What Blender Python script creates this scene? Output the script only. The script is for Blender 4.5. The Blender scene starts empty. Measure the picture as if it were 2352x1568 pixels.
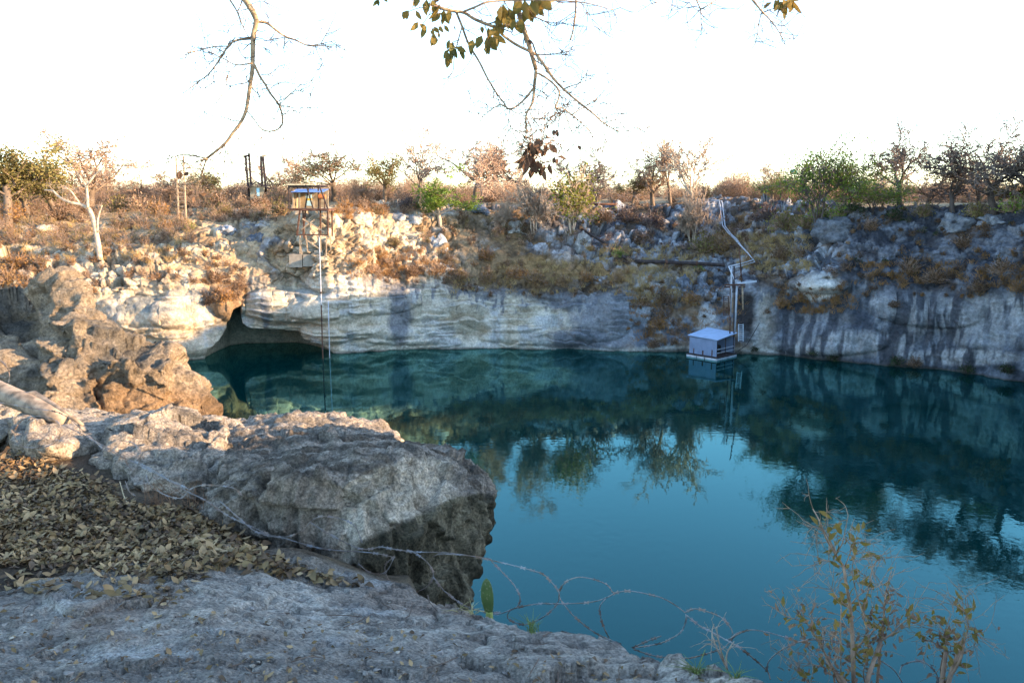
import bpy, bmesh, math, random
import numpy as np
from mathutils import Vector, Matrix

S = bpy.context.scene
COL = S.collection
R_ = math.radians

# ------------------------------------------------------------------ camera
EYE = np.array([0.0, 0.0, 13.0])
FPX, CX, CY = 1950.0, 1176.0, 784.0
PITCH = math.atan((784.0 - 450.0) / FPX)
cam_d = bpy.data.cameras.new("camera")
cam_d.sensor_width = 36.0
cam_d.lens = 36.0 * FPX / 2352.0
cam_d.clip_start = 0.05
cam_d.clip_end = 6000
cam = bpy.data.objects.new("camera", cam_d)
COL.objects.link(cam)
cam.location = EYE
cam.rotation_euler = (math.pi / 2 - PITCH, 0, 0)
S.camera = cam

# ------------------------------------------------------------------ light
SUN_AZ, SUN_EL = 102.0, 13.0          # degrees clockwise from the view direction, and height
world = bpy.data.worlds.new("World")
S.world = world
world.use_nodes = True
wn = world.node_tree
sky = wn.nodes.new("ShaderNodeTexSky")
sky.sky_type = 'NISHITA'
sky.sun_disc = False
sky.sun_elevation = R_(SUN_EL)
sky.sun_rotation = R_(SUN_AZ)
sky.air_density = 0.9
sky.dust_density = 0.35
sky.ozone_density = 2.0
wn.links.new(sky.outputs[0], wn.nodes["Background"].inputs[0])
wn.nodes["Background"].inputs[1].default_value = 0.15
sun_d = bpy.data.lights.new("sun", 'SUN')
sun_d.energy = 3.1
sun_d.angle = R_(0.5)
sun_d.color = (1.0, 0.70, 0.42)
sun = bpy.data.objects.new("sun", sun_d)
COL.objects.link(sun)
sv = Vector((math.sin(R_(SUN_AZ)) * math.cos(R_(SUN_EL)), math.cos(R_(SUN_AZ)) * math.cos(R_(SUN_EL)), math.sin(R_(SUN_EL))))
sun.rotation_euler = sv.to_track_quat('Z', 'Y').to_euler()
sun.location = (60, -12, 40)
S.view_settings.view_transform = 'Standard'
S.view_settings.look = 'None'
S.view_settings.exposure = 2.58
S.view_settings.gamma = 1
S.cycles.max_bounces = 5
S.cycles.diffuse_bounces = 2
S.cycles.glossy_bounces = 3
S.cycles.transparent_max_bounces = 6
S.cycles.use_denoising = True

# ------------------------------------------------------------------ pixels <-> rays
_cp, _sp = math.cos(PITCH), math.sin(PITCH)

def ray(x, y):
    u = (np.asarray(x, float) - CX) / FPX
    v = (CY - np.asarray(y, float)) / FPX
    return u, _cp + v * _sp, -_sp + v * _cp

def P(x, y, Y):
    a, b, c = ray(x, y)
    t = Y / b
    return np.array([a * t, Y, 13.0 + c * t])

def azsl(x, y):
    a, b, c = ray(x, y)
    return np.arctan2(a, b), c / np.hypot(a, b)

def project(V):
    d = np.asarray(V) - EYE
    fw = d[..., 1] * _cp - d[..., 2] * _sp
    up = d[..., 1] * _sp + d[..., 2] * _cp
    fw = np.where(fw < 0.05, 0.05, fw)
    return CX + FPX * d[..., 0] / fw, CY - FPX * up / fw

# ------------------------------------------------------------------ noise
def _h(ix, iy, iz, seed):
    n = (ix * 374761393 + iy * 668265263 + iz * 1274126177 + seed * 974634777) & 0xFFFFFFFF
    n = ((n ^ (n >> 13)) * 1274126177) & 0xFFFFFFFF
    n = ((n ^ (n >> 16)) * 2246822519) & 0xFFFFFFFF
    return (n ^ (n >> 15)) & 0xFFFFFFFF

def hf(ix, iy, iz, seed):
    return _h(ix, iy, iz, seed) / 4294967295.0

def vnoise(p, seed=0):
    i = np.floor(p).astype(np.int64)
    f = p - i
    f = f * f * f * (f * (f * 6 - 15) + 10)
    r = 0
    for dx in (0, 1):
        wx = f[:, 0] if dx else 1 - f[:, 0]
        for dy in (0, 1):
            wy = f[:, 1] if dy else 1 - f[:, 1]
            for dz in (0, 1):
                wz = f[:, 2] if dz else 1 - f[:, 2]
                r = r + wx * wy * wz * hf(i[:, 0] + dx, i[:, 1] + dy, i[:, 2] + dz, seed)
    return r * 2 - 1

def fbm(p, octv=4, seed=0, gain=0.5):
    r, a, t = 0, 1.0, 0
    q = np.array(p, float)
    for o in range(octv):
        r = r + a * vnoise(q + 17.3 * o, seed + o)
        t += a
        a *= gain
        q = q * 2.03
    return r / t

def ridged(p, octv=4, seed=0, gain=0.5):
    r, a, t = 0, 1.0, 0
    q = np.array(p, float)
    for o in range(octv):
        r = r + a * (1 - np.abs(vnoise(q + 9.7 * o, seed + o)))
        t += a
        a *= gain
        q = q * 2.1
    return r / t

def worley(p, seed=0):
    i = np.floor(p).astype(np.int64)
    f1 = np.full(len(p), 9.0)
    f2 = np.full(len(p), 9.0)
    cid = np.zeros(len(p))
    for dx in (-1, 0, 1):
        for dy in (-1, 0, 1):
            for dz in (-1, 0, 1):
                a, b, c = i[:, 0] + dx, i[:, 1] + dy, i[:, 2] + dz
                q = np.stack([a + hf(a, b, c, seed), b + hf(a, b, c, seed + 1), c + hf(a, b, c, seed + 2)], 1)
                d = np.sqrt(((q - p) ** 2).sum(1))
                v = hf(a, b, c, seed + 3)
                near = d < f1
                f2 = np.where(near, f1, np.minimum(f2, d))
                cid = np.where(near, v, cid)
                f1 = np.where(near, d, f1)
    return f1, f2, cid

def facet(p, seed=0):
    """tilted flat facets, one per random cell: tilt value, cell value, distance to the cell border"""
    i = np.floor(p).astype(np.int64)
    f1 = np.full(len(p), 9.0); f2 = np.full(len(p), 9.0)
    cid = np.zeros(len(p)); til = np.zeros(len(p))
    for dx in (-1, 0, 1):
        for dy in (-1, 0, 1):
            for dz in (-1, 0, 1):
                a, b, c = i[:, 0] + dx, i[:, 1] + dy, i[:, 2] + dz
                q = p - np.stack([a + hf(a, b, c, seed), b + hf(a, b, c, seed + 1), c + hf(a, b, c, seed + 2)], 1)
                d = np.sqrt((q ** 2).sum(1))
                t = q[:, 0] * (hf(a, b, c, seed + 4) * 2 - 1) + q[:, 1] * (hf(a, b, c, seed + 5) * 2 - 1) + q[:, 2] * (hf(a, b, c, seed + 6) * 2 - 1)
                near = d < f1
                f2 = np.where(near, f1, np.minimum(f2, d))
                cid = np.where(near, hf(a, b, c, seed + 3), cid); til = np.where(near, t, til)
                f1 = np.where(near, d, f1)
    return til, cid, f2 - f1

def sstep(a, b, x):
    t = np.clip((x - a) / (b - a), 0, 1)
    return t * t * (3 - 2 * t)

def mixc(c, d, t):
    t = np.asarray(t)[..., None]
    return np.asarray(c) * (1 - t) + np.asarray(d) * t

# ------------------------------------------------------------------ mesh helpers
def mesh_np(name, V, F, mats, col=None, smooth=True, mi=None):
    V = np.asarray(V, np.float32)
    me = bpy.data.meshes.new(name)
    me.vertices.add(len(V))
    me.vertices.foreach_set("co", V.ravel())
    Fs = F if isinstance(F, list) else [F]
    Fs = [np.asarray(f, np.int32) for f in Fs if len(f)]
    nl = sum(f.size for f in Fs)
    me.loops.add(nl)
    me.loops.foreach_set("vertex_index", np.concatenate([f.ravel() for f in Fs]))
    st = []
    o = 0
    for f in Fs:
        st.append(o + np.arange(len(f)) * f.shape[1])
        o += f.size
    st = np.concatenate(st)
    me.polygons.add(len(st))
    me.polygons.foreach_set("loop_start", st.astype(np.int32))
    if mi is not None:
        me.polygons.foreach_set("material_index", np.asarray(mi, np.int32))
    me.polygons.foreach_set("use_smooth", np.full(len(st), smooth, bool))
    if col is not None:
        at = me.attributes.new("Col", 'FLOAT_COLOR', 'POINT')
        c4 = np.ones((len(V), 4), np.float32)
        c4[:, :3] = col
        at.data.foreach_set("color", c4.ravel())
    for m in (mats if isinstance(mats, (list, tuple)) else [mats]):
        me.materials.append(m)
    me.update(calc_edges=True)
    me.validate()
    return me

def link(name, me, parent=None):
    o = bpy.data.objects.new(name, me)
    COL.objects.link(o)
    if parent is not None:
        o.parent = parent
    return o

def tag(o, label=None, cat=None, group=None, kind=None):
    if label: o["label"] = label
    if cat: o["category"] = cat
    if group: o["group"] = group
    if kind: o["kind"] = kind
    return o

def empty(name, loc, label, cat, group=None):
    o = bpy.data.objects.new(name, None)
    COL.objects.link(o)
    o.location = [float(v) for v in loc]
    return tag(o, label, cat, group)

class MB:
    """collects vertices and faces of several shapes into one mesh"""
    def __init__(s):
        s.v, s.q, s.t, s.n = [], [], [], 0
        s.qm, s.tm = [], []
    def add(s, V, Q=None, T=None, m=0):
        V = np.asarray(V, float)
        if Q is not None and len(Q):
            s.q.append(np.asarray(Q) + s.n); s.qm.append(np.full(len(Q), m))
        if T is not None and len(T):
            s.t.append(np.asarray(T) + s.n); s.tm.append(np.full(len(T), m))
        s.v.append(V); s.n += len(V)
    def segs(s, A, B, ra, rb, sides=3, m=0):
        A = np.asarray(A, float); B = np.asarray(B, float)
        if not len(A): return
        ra = np.broadcast_to(ra, len(A)); rb = np.broadcast_to(rb, len(A))
        d = B - A
        L = np.linalg.norm(d, axis=1, keepdims=True) + 1e-9
        d = d / L
        ref = np.where(np.abs(d[:, 2:3]) > 0.9, np.array([[1.0, 0, 0]]), np.array([[0, 0, 1.0]]))
        u = np.cross(d, ref); u /= np.linalg.norm(u, axis=1, keepdims=True) + 1e-9
        w = np.cross(d, u)
        an = np.arange(sides) * 2 * math.pi / sides
        ring = np.cos(an)[None, :, None] * u[:, None] + np.sin(an)[None, :, None] * w[:, None]
        V = np.concatenate([A[:, None] + ring * ra[:, None, None], B[:, None] + ring * rb[:, None, None]], 1)
        k = np.arange(sides); k2 = (k + 1) % sides
        q = np.stack([k, k2, k2 + sides, k + sides], 1)
        Q = (np.arange(len(A)) * 2 * sides)[:, None, None] + q[None]
        s.add(V.reshape(-1, 3), Q.reshape(-1, 4), m=m)
    def tube(s, pts, rad, sides=6, m=0, cap=True):
        pts = np.asarray(pts, float)
        n = len(pts)
        rad = np.broadcast_to(np.asarray(rad, float), n)
        tg = np.gradient(pts, axis=0)
        tg /= np.linalg.norm(tg, axis=1, keepdims=True) + 1e-9
        u = np.cross(tg[0], [0.0, 0, 1])
        if np.linalg.norm(u) < .1: u = np.cross(tg[0], [0, 1.0, 0])
        V = []
        an = np.arange(sides) * 2 * math.pi / sides
        for i in range(n):
            u = u - tg[i] * np.dot(u, tg[i])
            u = u / (np.linalg.norm(u) + 1e-9)
            w = np.cross(tg[i], u)
            V.append(pts[i] + rad[i] * (np.cos(an)[:, None] * u + np.sin(an)[:, None] * w))
        k = np.arange(sides); k2 = (k + 1) % sides
        Q = [np.stack([k + i * sides, k2 + i * sides, k2 + (i + 1) * sides, k + (i + 1) * sides], 1) for i in range(n - 1)]
        V = np.concatenate(V)
        T = None
        if cap:
            V = np.concatenate([V, pts[:1], pts[-1:]])
            c0, c1 = n * sides, n * sides + 1
            T = np.concatenate([np.stack([k2, k, np.full(sides, c0)], 1),
                                np.stack([k + (n - 1) * sides, k2 + (n - 1) * sides, np.full(sides, c1)], 1)])
        s.add(V, np.concatenate(Q), T, m=m)
    def beam(s, A, B, w, h=None, m=0, up=(0, 0, 1)):
        A = np.asarray(A, float); B = np.asarray(B, float)
        h = h or w
        d = B - A; d = d / np.linalg.norm(d)
        u = np.cross(d, up)
        if np.linalg.norm(u) < .05: u = np.cross(d, (0, 1.0, 0))
        u /= np.linalg.norm(u); v = np.cross(u, d)
        c = [(-1, -1), (1, -1), (1, 1), (-1, 1)]
        V = [A + u * a * w / 2 + v * b * h / 2 for a, b in c] + [B + u * a * w / 2 + v * b * h / 2 for a, b in c]
        s.add(V, [[3, 2, 1, 0], [4, 5, 6, 7], [0, 1, 5, 4], [1, 2, 6, 5], [2, 3, 7, 6], [3, 0, 4, 7]], m=m)
    def box8(s, V, m=0):
        s.add(V, [[3, 2, 1, 0], [4, 5, 6, 7], [0, 1, 5, 4], [1, 2, 6, 5], [2, 3, 7, 6], [3, 0, 4, 7]], m=m)
    def leaves(s, C, D, N, L, W, m=0, fold=0.25, curl=0.2):
        """C base points, D directions, N face normals"""
        C = np.asarray(C, float); n = len(C)
        if not n: return
        D = D / (np.linalg.norm(D, axis=1, keepdims=True) + 1e-9)
        U = np.cross(D, N); U /= np.linalg.norm(U, axis=1, keepdims=True) + 1e-9
        N = np.cross(U, D)
        L = np.broadcast_to(L, n)[:, None]; W = np.broadcast_to(W, n)[:, None]
        b = C
        t = C + D * L - N * L * curl
        m1 = C + D * L * .38
        l1 = m1 + U * W * .5 + N * W * fold
        r1 = m1 - U * W * .5 + N * W * fold
        m2 = C + D * L * .72 - N * L * curl * .45
        l2 = m2 + U * W * .36 + N * W * fold * .8
        r2 = m2 - U * W * .36 + N * W * fold * .8
        V = np.stack([b, l1, m1, r1, l2, m2, r2, t], 1).reshape(-1, 3)
        o = (np.arange(n) * 8)[:, None, None]
        Q = o + np.array([[1, 2, 5, 4], [2, 3, 6, 5]])[None]
        T = o + np.array([[0, 2, 1], [0, 3, 2], [4, 5, 7], [5, 6, 7]])[None]
        s.add(V, Q.reshape(-1, 4), T.reshape(-1, 3), m=m)
    def mesh(s, name, mats, smooth=True, col=None):
        V = np.concatenate(s.v)
        Q = np.concatenate(s.q) if s.q else np.zeros((0, 4), int)
        T = np.concatenate(s.t) if s.t else np.zeros((0, 3), int)
        mi = np.concatenate((s.qm if s.q else []) + (s.tm if s.t else []))
        return mesh_np(name, V, [Q, T], mats, smooth=smooth, mi=mi, col=col)

# ------------------------------------------------------------------ materials
def new_mat(name):
    m = bpy.data.materials.new(name)
    m.use_nodes = True
    nt = m.node_tree
    b = nt.nodes["Principled BSDF"]
    b.inputs["Specular IOR Level"].default_value = 0.2
    b.inputs["Roughness"].default_value = 0.85
    return m, nt, b

def nd(nt, t, **kw):
    n = nt.nodes.new(t)
    for k, v in kw.items(): setattr(n, k, v)
    return n

def rock_mat(name, s1, s2, bump, bscale, lo=0.62, hi=1.3, lo2=.68, hi2=1.28, stretch=(1, 1, 1), dark=None, bd=0.02):
    m, nt, b = new_mat(name)
    L = nt.links.new
    at = nd(nt, "ShaderNodeAttribute", attribute_name="Col")
    tc = nd(nt, "ShaderNodeTexCoord")
    mp = nd(nt, "ShaderNodeMapping")
    mp.inputs["Scale"].default_value = stretch
    L(tc.outputs["Object"], mp.inputs[0])
    n1 = nd(nt, "ShaderNodeTexNoise"); n1.inputs["Scale"].default_value = s1; n1.inputs["Detail"].default_value = 6
    n1.inputs["Roughness"].default_value = 0.65
    n2 = nd(nt, "ShaderNodeTexNoise"); n2.inputs["Scale"].default_value = s2; n2.inputs["Detail"].default_value = 4
    n2.inputs["Roughness"].default_value = 0.7
    for n in (n1, n2): L(mp.outputs[0], n.inputs["Vector"])
    mr = nd(nt, "ShaderNodeMapRange")
    mr.inputs[1].default_value = 0.32; mr.inputs[2].default_value = 0.68
    mr.inputs[3].default_value = lo; mr.inputs[4].default_value = hi
    L(n1.outputs[0], mr.inputs[0])
    mr2 = nd(nt, "ShaderNodeMapRange")
    mr2.inputs[1].default_value = 0.35; mr2.inputs[2].default_value = 0.65
    mr2.inputs[3].default_value = lo2; mr2.inputs[4].default_value = hi2
    L(n2.outputs[0], mr2.inputs[0])
    mu = nd(nt, "ShaderNodeMath", operation='MULTIPLY')
    L(mr.outputs[0], mu.inputs[0]); L(mr2.outputs[0], mu.inputs[1])
    vm = nd(nt, "ShaderNodeVectorMath", operation='SCALE')
    L(at.outputs["Color"], vm.inputs[0]); L(mu.outputs[0], vm.inputs["Scale"])
    L(vm.outputs[0], b.inputs["Base Color"])
    n3 = nd(nt, "ShaderNodeTexNoise"); n3.inputs["Scale"].default_value = bscale; n3.inputs["Detail"].default_value = 8
    n3.inputs["Roughness"].default_value = 0.7
    L(mp.outputs[0], n3.inputs["Vector"])
    bp = nd(nt, "ShaderNodeBump"); bp.inputs["Strength"].default_value = bump; bp.inputs["Distance"].default_value = bd
    L(n3.outputs[0], bp.inputs["Height"])
    L(bp.outputs[0], b.inputs["Normal"])
    b.inputs["Roughness"].default_value = 0.92
    b.inputs["Specular IOR Level"].default_value = 0.12
    return m

def flat_mat(name, c, rough=0.85, var=0.25, scale=3.0, c2=None, metal=0.0, trans=0.0, spec=0.2, rnd=0.0):
    m, nt, b = new_mat(name)
    L = nt.links.new
    tc = nd(nt, "ShaderNodeTexCoord")
    n = nd(nt, "ShaderNodeTexNoise"); n.inputs["Scale"].default_value = scale; n.inputs["Detail"].default_value = 5
    L(tc.outputs["Object"], n.inputs["Vector"])
    r = nd(nt, "ShaderNodeValToRGB")
    c = np.array(c, float)
    ca = c * (1 - var) if c2 is None else c
    cb = c * (1 + var) if c2 is None else np.array(c2, float)
    r.color_ramp.elements[0].position = 0.35; r.color_ramp.elements[1].position = 0.65
    r.color_ramp.elements[0].color = (*ca, 1); r.color_ramp.elements[1].color = (*cb, 1)
    L(n.outputs[0], r.inputs[0])
    out = r.outputs[0]
    if rnd > 0:
        oi = nd(nt, "ShaderNodeObjectInfo")
        hs = nd(nt, "ShaderNodeHueSaturation")
        mr = nd(nt, "ShaderNodeMapRange"); mr.inputs[3].default_value = 1 - rnd; mr.inputs[4].default_value = 1 + rnd
        L(oi.outputs["Random"], mr.inputs[0]); L(mr.outputs[0], hs.inputs["Value"])
        L(out, hs.inputs["Color"]); out = hs.outputs[0]
    L(out, b.inputs["Base Color"])
    b.inputs["Roughness"].default_value = rough
    b.inputs["Metallic"].default_value = metal
    b.inputs["Specular IOR Level"].default_value = spec
    if trans > 0:
        tr = nd(nt, "ShaderNodeBsdfTranslucent")
        L(out, tr.inputs[0])
        mx = nd(nt, "ShaderNodeMixShader"); mx.inputs[0].default_value = trans
        L(b.outputs[0], mx.inputs[1]); L(tr.outputs[0], mx.inputs[2])
        L(mx.outputs[0], nt.nodes["Material Output"].inputs[0])
    return m

# ------------------------------------------------------------------ water
def build_water():
    m, nt, b = new_mat("lake_water")
    L = nt.links.new
    nt.nodes.remove(b)
    df = nd(nt, "ShaderNodeBsdfDiffuse"); df.inputs["Color"].default_value = (0.0003, 0.018, 0.0165, 1)   # light scattered back by the water itself
    gl = nd(nt, "ShaderNodeBsdfGlossy"); gl.inputs["Color"].default_value = (.42, .88, .86, 1); gl.inputs["Roughness"].default_value = 0.015
    fz = nd(nt, "ShaderNodeFresnel"); fz.inputs["IOR"].default_value = 1.54
    mx = nd(nt, "ShaderNodeMixShader")
    L(fz.outputs[0], mx.inputs[0]); L(df.outputs[0], mx.inputs[1]); L(gl.outputs[0], mx.inputs[2])
    L(mx.outputs[0], nt.nodes["Material Output"].inputs[0])
    tc = nd(nt, "ShaderNodeTexCoord")
    n1 = nd(nt, "ShaderNodeTexNoise"); n1.inputs["Scale"].default_value = 2.2; n1.inputs["Detail"].default_value = 3
    n2 = nd(nt, "ShaderNodeTexNoise"); n2.inputs["Scale"].default_value = 0.09; n2.inputs["Detail"].default_value = 2
    for n in (n1, n2): L(tc.outputs["Object"], n.inputs["Vector"])
    mr = nd(nt, "ShaderNodeMapRange"); mr.inputs[1].default_value = .4; mr.inputs[2].default_value = .62
    mr.inputs[3].default_value = 0.15; mr.inputs[4].default_value = 1.0
    L(n2.outputs[0], mr.inputs[0])
    mu = nd(nt, "ShaderNodeMath", operation='MULTIPLY')
    L(n1.outputs[0], mu.inputs[0]); L(mr.outputs[0], mu.inputs[1])
    bp = nd(nt, "ShaderNodeBump"); bp.inputs["Strength"].default_value = 0.10; bp.inputs["Distance"].default_value = 0.05
    L(mu.outputs[0], bp.inputs["Height"])
    for n in (df, gl, fz): L(bp.outputs[0], n.inputs["Normal"])
    V = [(-120, -20, 0), (120, -20, 0), (120, 140, 0), (-120, 140, 0)]
    o = link("water", mesh_np("water", V, np.array([[0, 1, 2, 3]]), m))
    tag(o, "still teal lake mirroring the rock walls", "water", kind="structure")
build_water()
# ------------------------------------------------------------------ the far rock wall and the bush plain behind it
WATER = [(-60, 845), (0, 845), (400, 831), (470, 823), (560, 812), (700, 806), (760, 812), (830, 808), (950, 803), (1100, 800), (1290, 804), (1450, 808),
         (1600, 806), (1740, 812), (1850, 820), (2000, 835), (2150, 845), (2250, 860), (2352, 880)]
#        x, y, setback
FACE = [(-60, 700, 1.5), (0, 700, 1.5), (210, 665, 1.5), (300, 650, 1.5), (420, 640, 1.5), (520, 650, 1.2), (600, 640, .6), (680, 640, .2), (800, 625, .2), (880, 640, .8), (1000, 642, 1.5),
        (1100, 650, 2), (1200, 665, 2), (1300, 655, 2), (1400, 655, 2), (1450, 665, 2.5), (1550, 690, 3), (1650, 690, 3), (1700, 655, 2.5), (1790, 650, 2), (1870, 612, 1.0),
        (1950, 630, 1.0), (2050, 660, 1.0), (2200, 650, 1.2), (2352, 640, 1.5)]
MID = [(-60, 600, 7), (0, 600, 7), (200, 585, 6), (400, 570, 5), (560, 570, 3), (660, 560, .8), (760, 555, .8), (880, 560, 3), (1000, 565, 5), (1200, 575, 6), (1330, 590, 6), (1450, 590, 9),
       (1600, 585, 11), (1750, 585, 9), (1880, 580, 4), (1950, 570, 2.5), (2050, 575, 2.5), (2200, 575, 3), (2352, 565, 3.5)]
RIM = [(-60, 505, 17), (0, 505, 17), (200, 515, 14), (400, 500, 12), (560, 480, 11), (680, 494, 3.5), (780, 487, 3.5), (880, 478, 7), (1000, 482, 10), (1200, 485, 12), (1330, 478, 15), (1500, 476, 19),
       (1650, 462, 21), (1750, 470, 18), (1850, 484, 10), (1950, 488, 6), (2050, 490, 6), (2200, 488, 6.5), (2352, 484, 7)]

def _curve(pts):
    a = np.array(pts, float)
    az, sl = azsl(a[:, 0], a[:, 1])
    return az, sl, (a[:, 2] if a.shape[1] > 2 else None)

AZ_R = np.radians
azw, slw, _ = _curve(WATER)
Dw = -13.0 / slw
azw = np.concatenate([AZ_R([-100, -80, -60, -45]), azw, AZ_R([40, 50, 60, 75, 90, 105, 122])])
Dw = np.concatenate([[16, 30, 44, 56], Dw, [57, 54, 52, 48, 44, 40, 34]])
DCUT = np.concatenate([np.linspace(-100, -33.5, 90)[:-1], np.linspace(-33.5, 33.5, 1250), np.linspace(33.5, 122, 150)[1:]])
A = AZ_R(DCUT)
NC = len(A)
D0 = np.interp(A, azw, Dw)

def _level(pts, zl, zr, sl_, sr_):
    az, sl, sb = _curve(pts)
    s = np.interp(A, az, sl)
    b = np.interp(A, az, sb)
    z = 13 + s * (D0 + b)
    wl = sstep(az[0], AZ_R(-45), A) ; wr = sstep(az[-1], AZ_R(42), A)
    z = z * (1 - wl) + zl * wl; b = b * (1 - wl) + sl_ * wl
    z = z * (1 - wr) + zr * wr; b = b * (1 - wr) + sr_ * wr
    return b, z
bf, zf = _level(FACE, 6, 8.5, 1.5, 1.5)
bm, zm = _level(MID, 8.5, 12, 5, 4)
br, zr = _level(RIM, 12, 15.5, 14, 8)
k_ = np.exp(-0.5 * (np.arange(-9, 10) / 3.5) ** 2); k_ /= k_.sum()
def _sm(a): return np.convolve(np.pad(a, 9, mode='edge'), k_, 'valid')
D0, bf, zf, bm, zm, br, zr = map(_sm, (D0, bf, zf, bm, zm, br, zr))
_cn = np.stack([D0 * A * .45, D0 * A * 0, D0 * A * 0], 1)
zf = zf + np.where(np.abs(DCUT) < 34, .75 * fbm(_cn, 4, 151) + .3 * ridged(_cn * 2.2, 3, 152) - .15, 0); bf = bf + np.where(np.abs(DCUT) < 34, .5 * fbm(_cn * 1.3 + 9, 3, 153), 0)
shade_hill = sstep(AZ_R(33), AZ_R(37), A) * (1 - sstep(AZ_R(110), AZ_R(120), A))  # unseen rise of the right rim, added to shade the far wall
bushy = sstep(AZ_R(-20), AZ_R(-29), A)
profR = np.stack([D0 - .1, D0, D0 + bf, D0 + bm, D0 + br, D0 + br + 8, D0 + br + 25, D0 * 0 + 150, D0 * 0 + 300, D0 * 0 + 900, D0 * 0 + 4000])
profZ = np.stack([D0 * 0 - 2.2, D0 * 0, zf, zm, zr, zr + .25 + shade_hill * 2.2, zr * .5 + 6.5 + shade_hill * 2.0, D0 * 0 + 13.2, D0 * 0 + 13.4, D0 * 0 + 14, D0 * 0 + 16])
nrow = [14, 100, 80, 80, 24, 24, 16, 8, 6, 5]
tt = np.concatenate([i + np.arange(n) / n for i, n in enumerate(nrow)] + [[len(nrow)]])
NR = len(tt)
i0 = np.minimum(tt.astype(int), len(nrow) - 1); fr = (tt - i0)[:, None]
GR = profR[i0] * (1 - fr) + profR[i0 + 1] * fr
GZ = profZ[i0] * (1 - fr) + profZ[i0 + 1] * fr
def _smr(G):
    k = np.exp(-0.5 * (np.arange(-8, 9) / 4.0) ** 2); k /= k.sum()
    Gp = np.pad(G, ((8, 8), (0, 0)), mode='edge')
    o = sum(k[j] * Gp[j:j + len(G)] for j in range(17))
    w = ((tt > 1.1) & (tt < 5.0))[:, None]
    return np.where(w, o, G)
GR, GZ = _smr(GR), _smr(GZ)
SA, CA = np.sin(A)[None], np.cos(A)[None]
B3 = np.stack([GR * SA, GR * CA, GZ], 2)
PXc, PYc = project(B3)                        # where the undisplaced wall shows: used to place its bulges, stains and painted shade
TT = np.repeat(tt[:, None], NC, 1)
vis = (np.abs(DCUT) < 34)[None] & (TT > 0)

# normals of the base surface
du = np.gradient(B3, axis=1); dv = np.gradient(B3, axis=0)
Nn = np.cross(du, dv); Nn /= np.linalg.norm(Nn, axis=2, keepdims=True) + 1e-9
sgn = np.sign((Nn * np.stack([-SA * np.ones_like(GR), -CA * np.ones_like(GR), np.full_like(GR, .6)], 2)).sum(2, keepdims=True))
Nn *= np.where(sgn == 0, 1, sgn)
for _ in range(3):
    Nn[1:-1] = (Nn[:-2] + Nn[1:-1] + Nn[2:]) / 3
Nn /= np.linalg.norm(Nn, axis=2, keepdims=True) + 1e-9

p = B3.reshape(-1, 3)
t1 = TT.ravel(); px = PXc.ravel(); py = PYc.ravel()
far = t1 > 6.0
faceW = sstep(.2, .9, t1) * 0 + (1 - sstep(1.75, 2.1, t1))
slopeW = sstep(1.75, 2.1, t1) * (1 - sstep(4.4, 5.2, t1))
centre = sstep(520, 600, px) * (1 - sstep(1400, 1520, px))          # smooth pale bulging wall
leftF = 1 - sstep(470, 560, px)
rightF = sstep(1720, 1800, px)
gully = sstep(1400, 1480, px) * (1 - sstep(1700, 1780, px))
# bedding: gently warped layers
bed = p[:, 2] + 0.9 * fbm(np.stack([p[:, 0] * .09, p[:, 1] * .09, p[:, 2] * .15], 1), 3, 5) + .25 * fbm(p * np.array([.5, .5, .9]), 3, 8)
def saw(b, per, sharp=.78):
    f = b / per - np.floor(b / per)
    return np.where(f < sharp, f / sharp, (1 - f) / (1 - sharp))
edge = fbm(p * np.array([.55, .55, .8]), 4, 31)
pat = sstep(-.15, .35, fbm(p * np.array([.22, .22, .5]), 3, 12)); pat2 = sstep(-.05, .35, fbm(p * np.array([.3, .3, .8]), 3, 13))
strata = (saw(bed + .25 * edge, 1.25) - .5) * .5 * pat + (saw(bed + .22 * edge, .5) - .5) * .26 * pat2
big = fbm(p * np.array([.16, .16, .22]), 3, 21)
mid_ = fbm(p * np.array([.5, .5, .6]), 4, 22)
fine = fbm(p * 1.9, 4, 23)
d_face = .9 * big + .38 * mid_ + .16 * fine
d_face += strata * (1.7 * centre + .9 * leftF + .25 * rightF + .5 * gully)
# vertical flutes on the right-hand wall
flute = ridged(p * np.array([.75, .75, .13]), 3, 41)
flut2 = vnoise(p * np.array([2.2, 2.2, .3]), 44)
d_face += (rightF * .75 + gully * .6 + .16 * centre) * ((flute - .6) * 1.1 + .13 * flut2)
# broad lens-like bulges of the centre wall with undercut feet
def lens(x0, y0, rx, ry, amp, tilt=0.0):
    yy = (py - y0 - tilt * (px - x0)) / ry
    xx = (px - x0) / rx
    r2 = xx ** 2 + np.where(yy > 0, (yy * 1.8) ** 2, yy ** 2)
    return amp * np.sqrt(np.clip(1 - r2, 0, 1))
for a in [(655, 712, 105, 55, 1.5, .03), (740, 775, 60, 24, 1.1, .1), (790, 745, 160, 55, .9, .12), (860, 690, 110, 60, .8, 0), (1010, 730, 90, 80, .7, .05), (1150, 725, 120, 75, .8, .1),
          (1230, 780, 130, 26, .7, .03), (940, 780, 130, 30, .7, .06), (330, 740, 110, 60, .9, .2), (440, 720, 90, 70, 1.0, -.1), (430, 800, 60, 36, .8, 0),
          (1370, 730, 90, 100, .9, 0), (1880, 655, 70, 38, 1.3, .05), (520, 700, 45, 70, 1.3, .1), (1590, 650, 45, 40, 1.4, 0), (2120, 720, 130, 60, .8, .1), (1900, 790, 140, 50, .8, 0)]:
    d_face += lens(*a)
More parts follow.
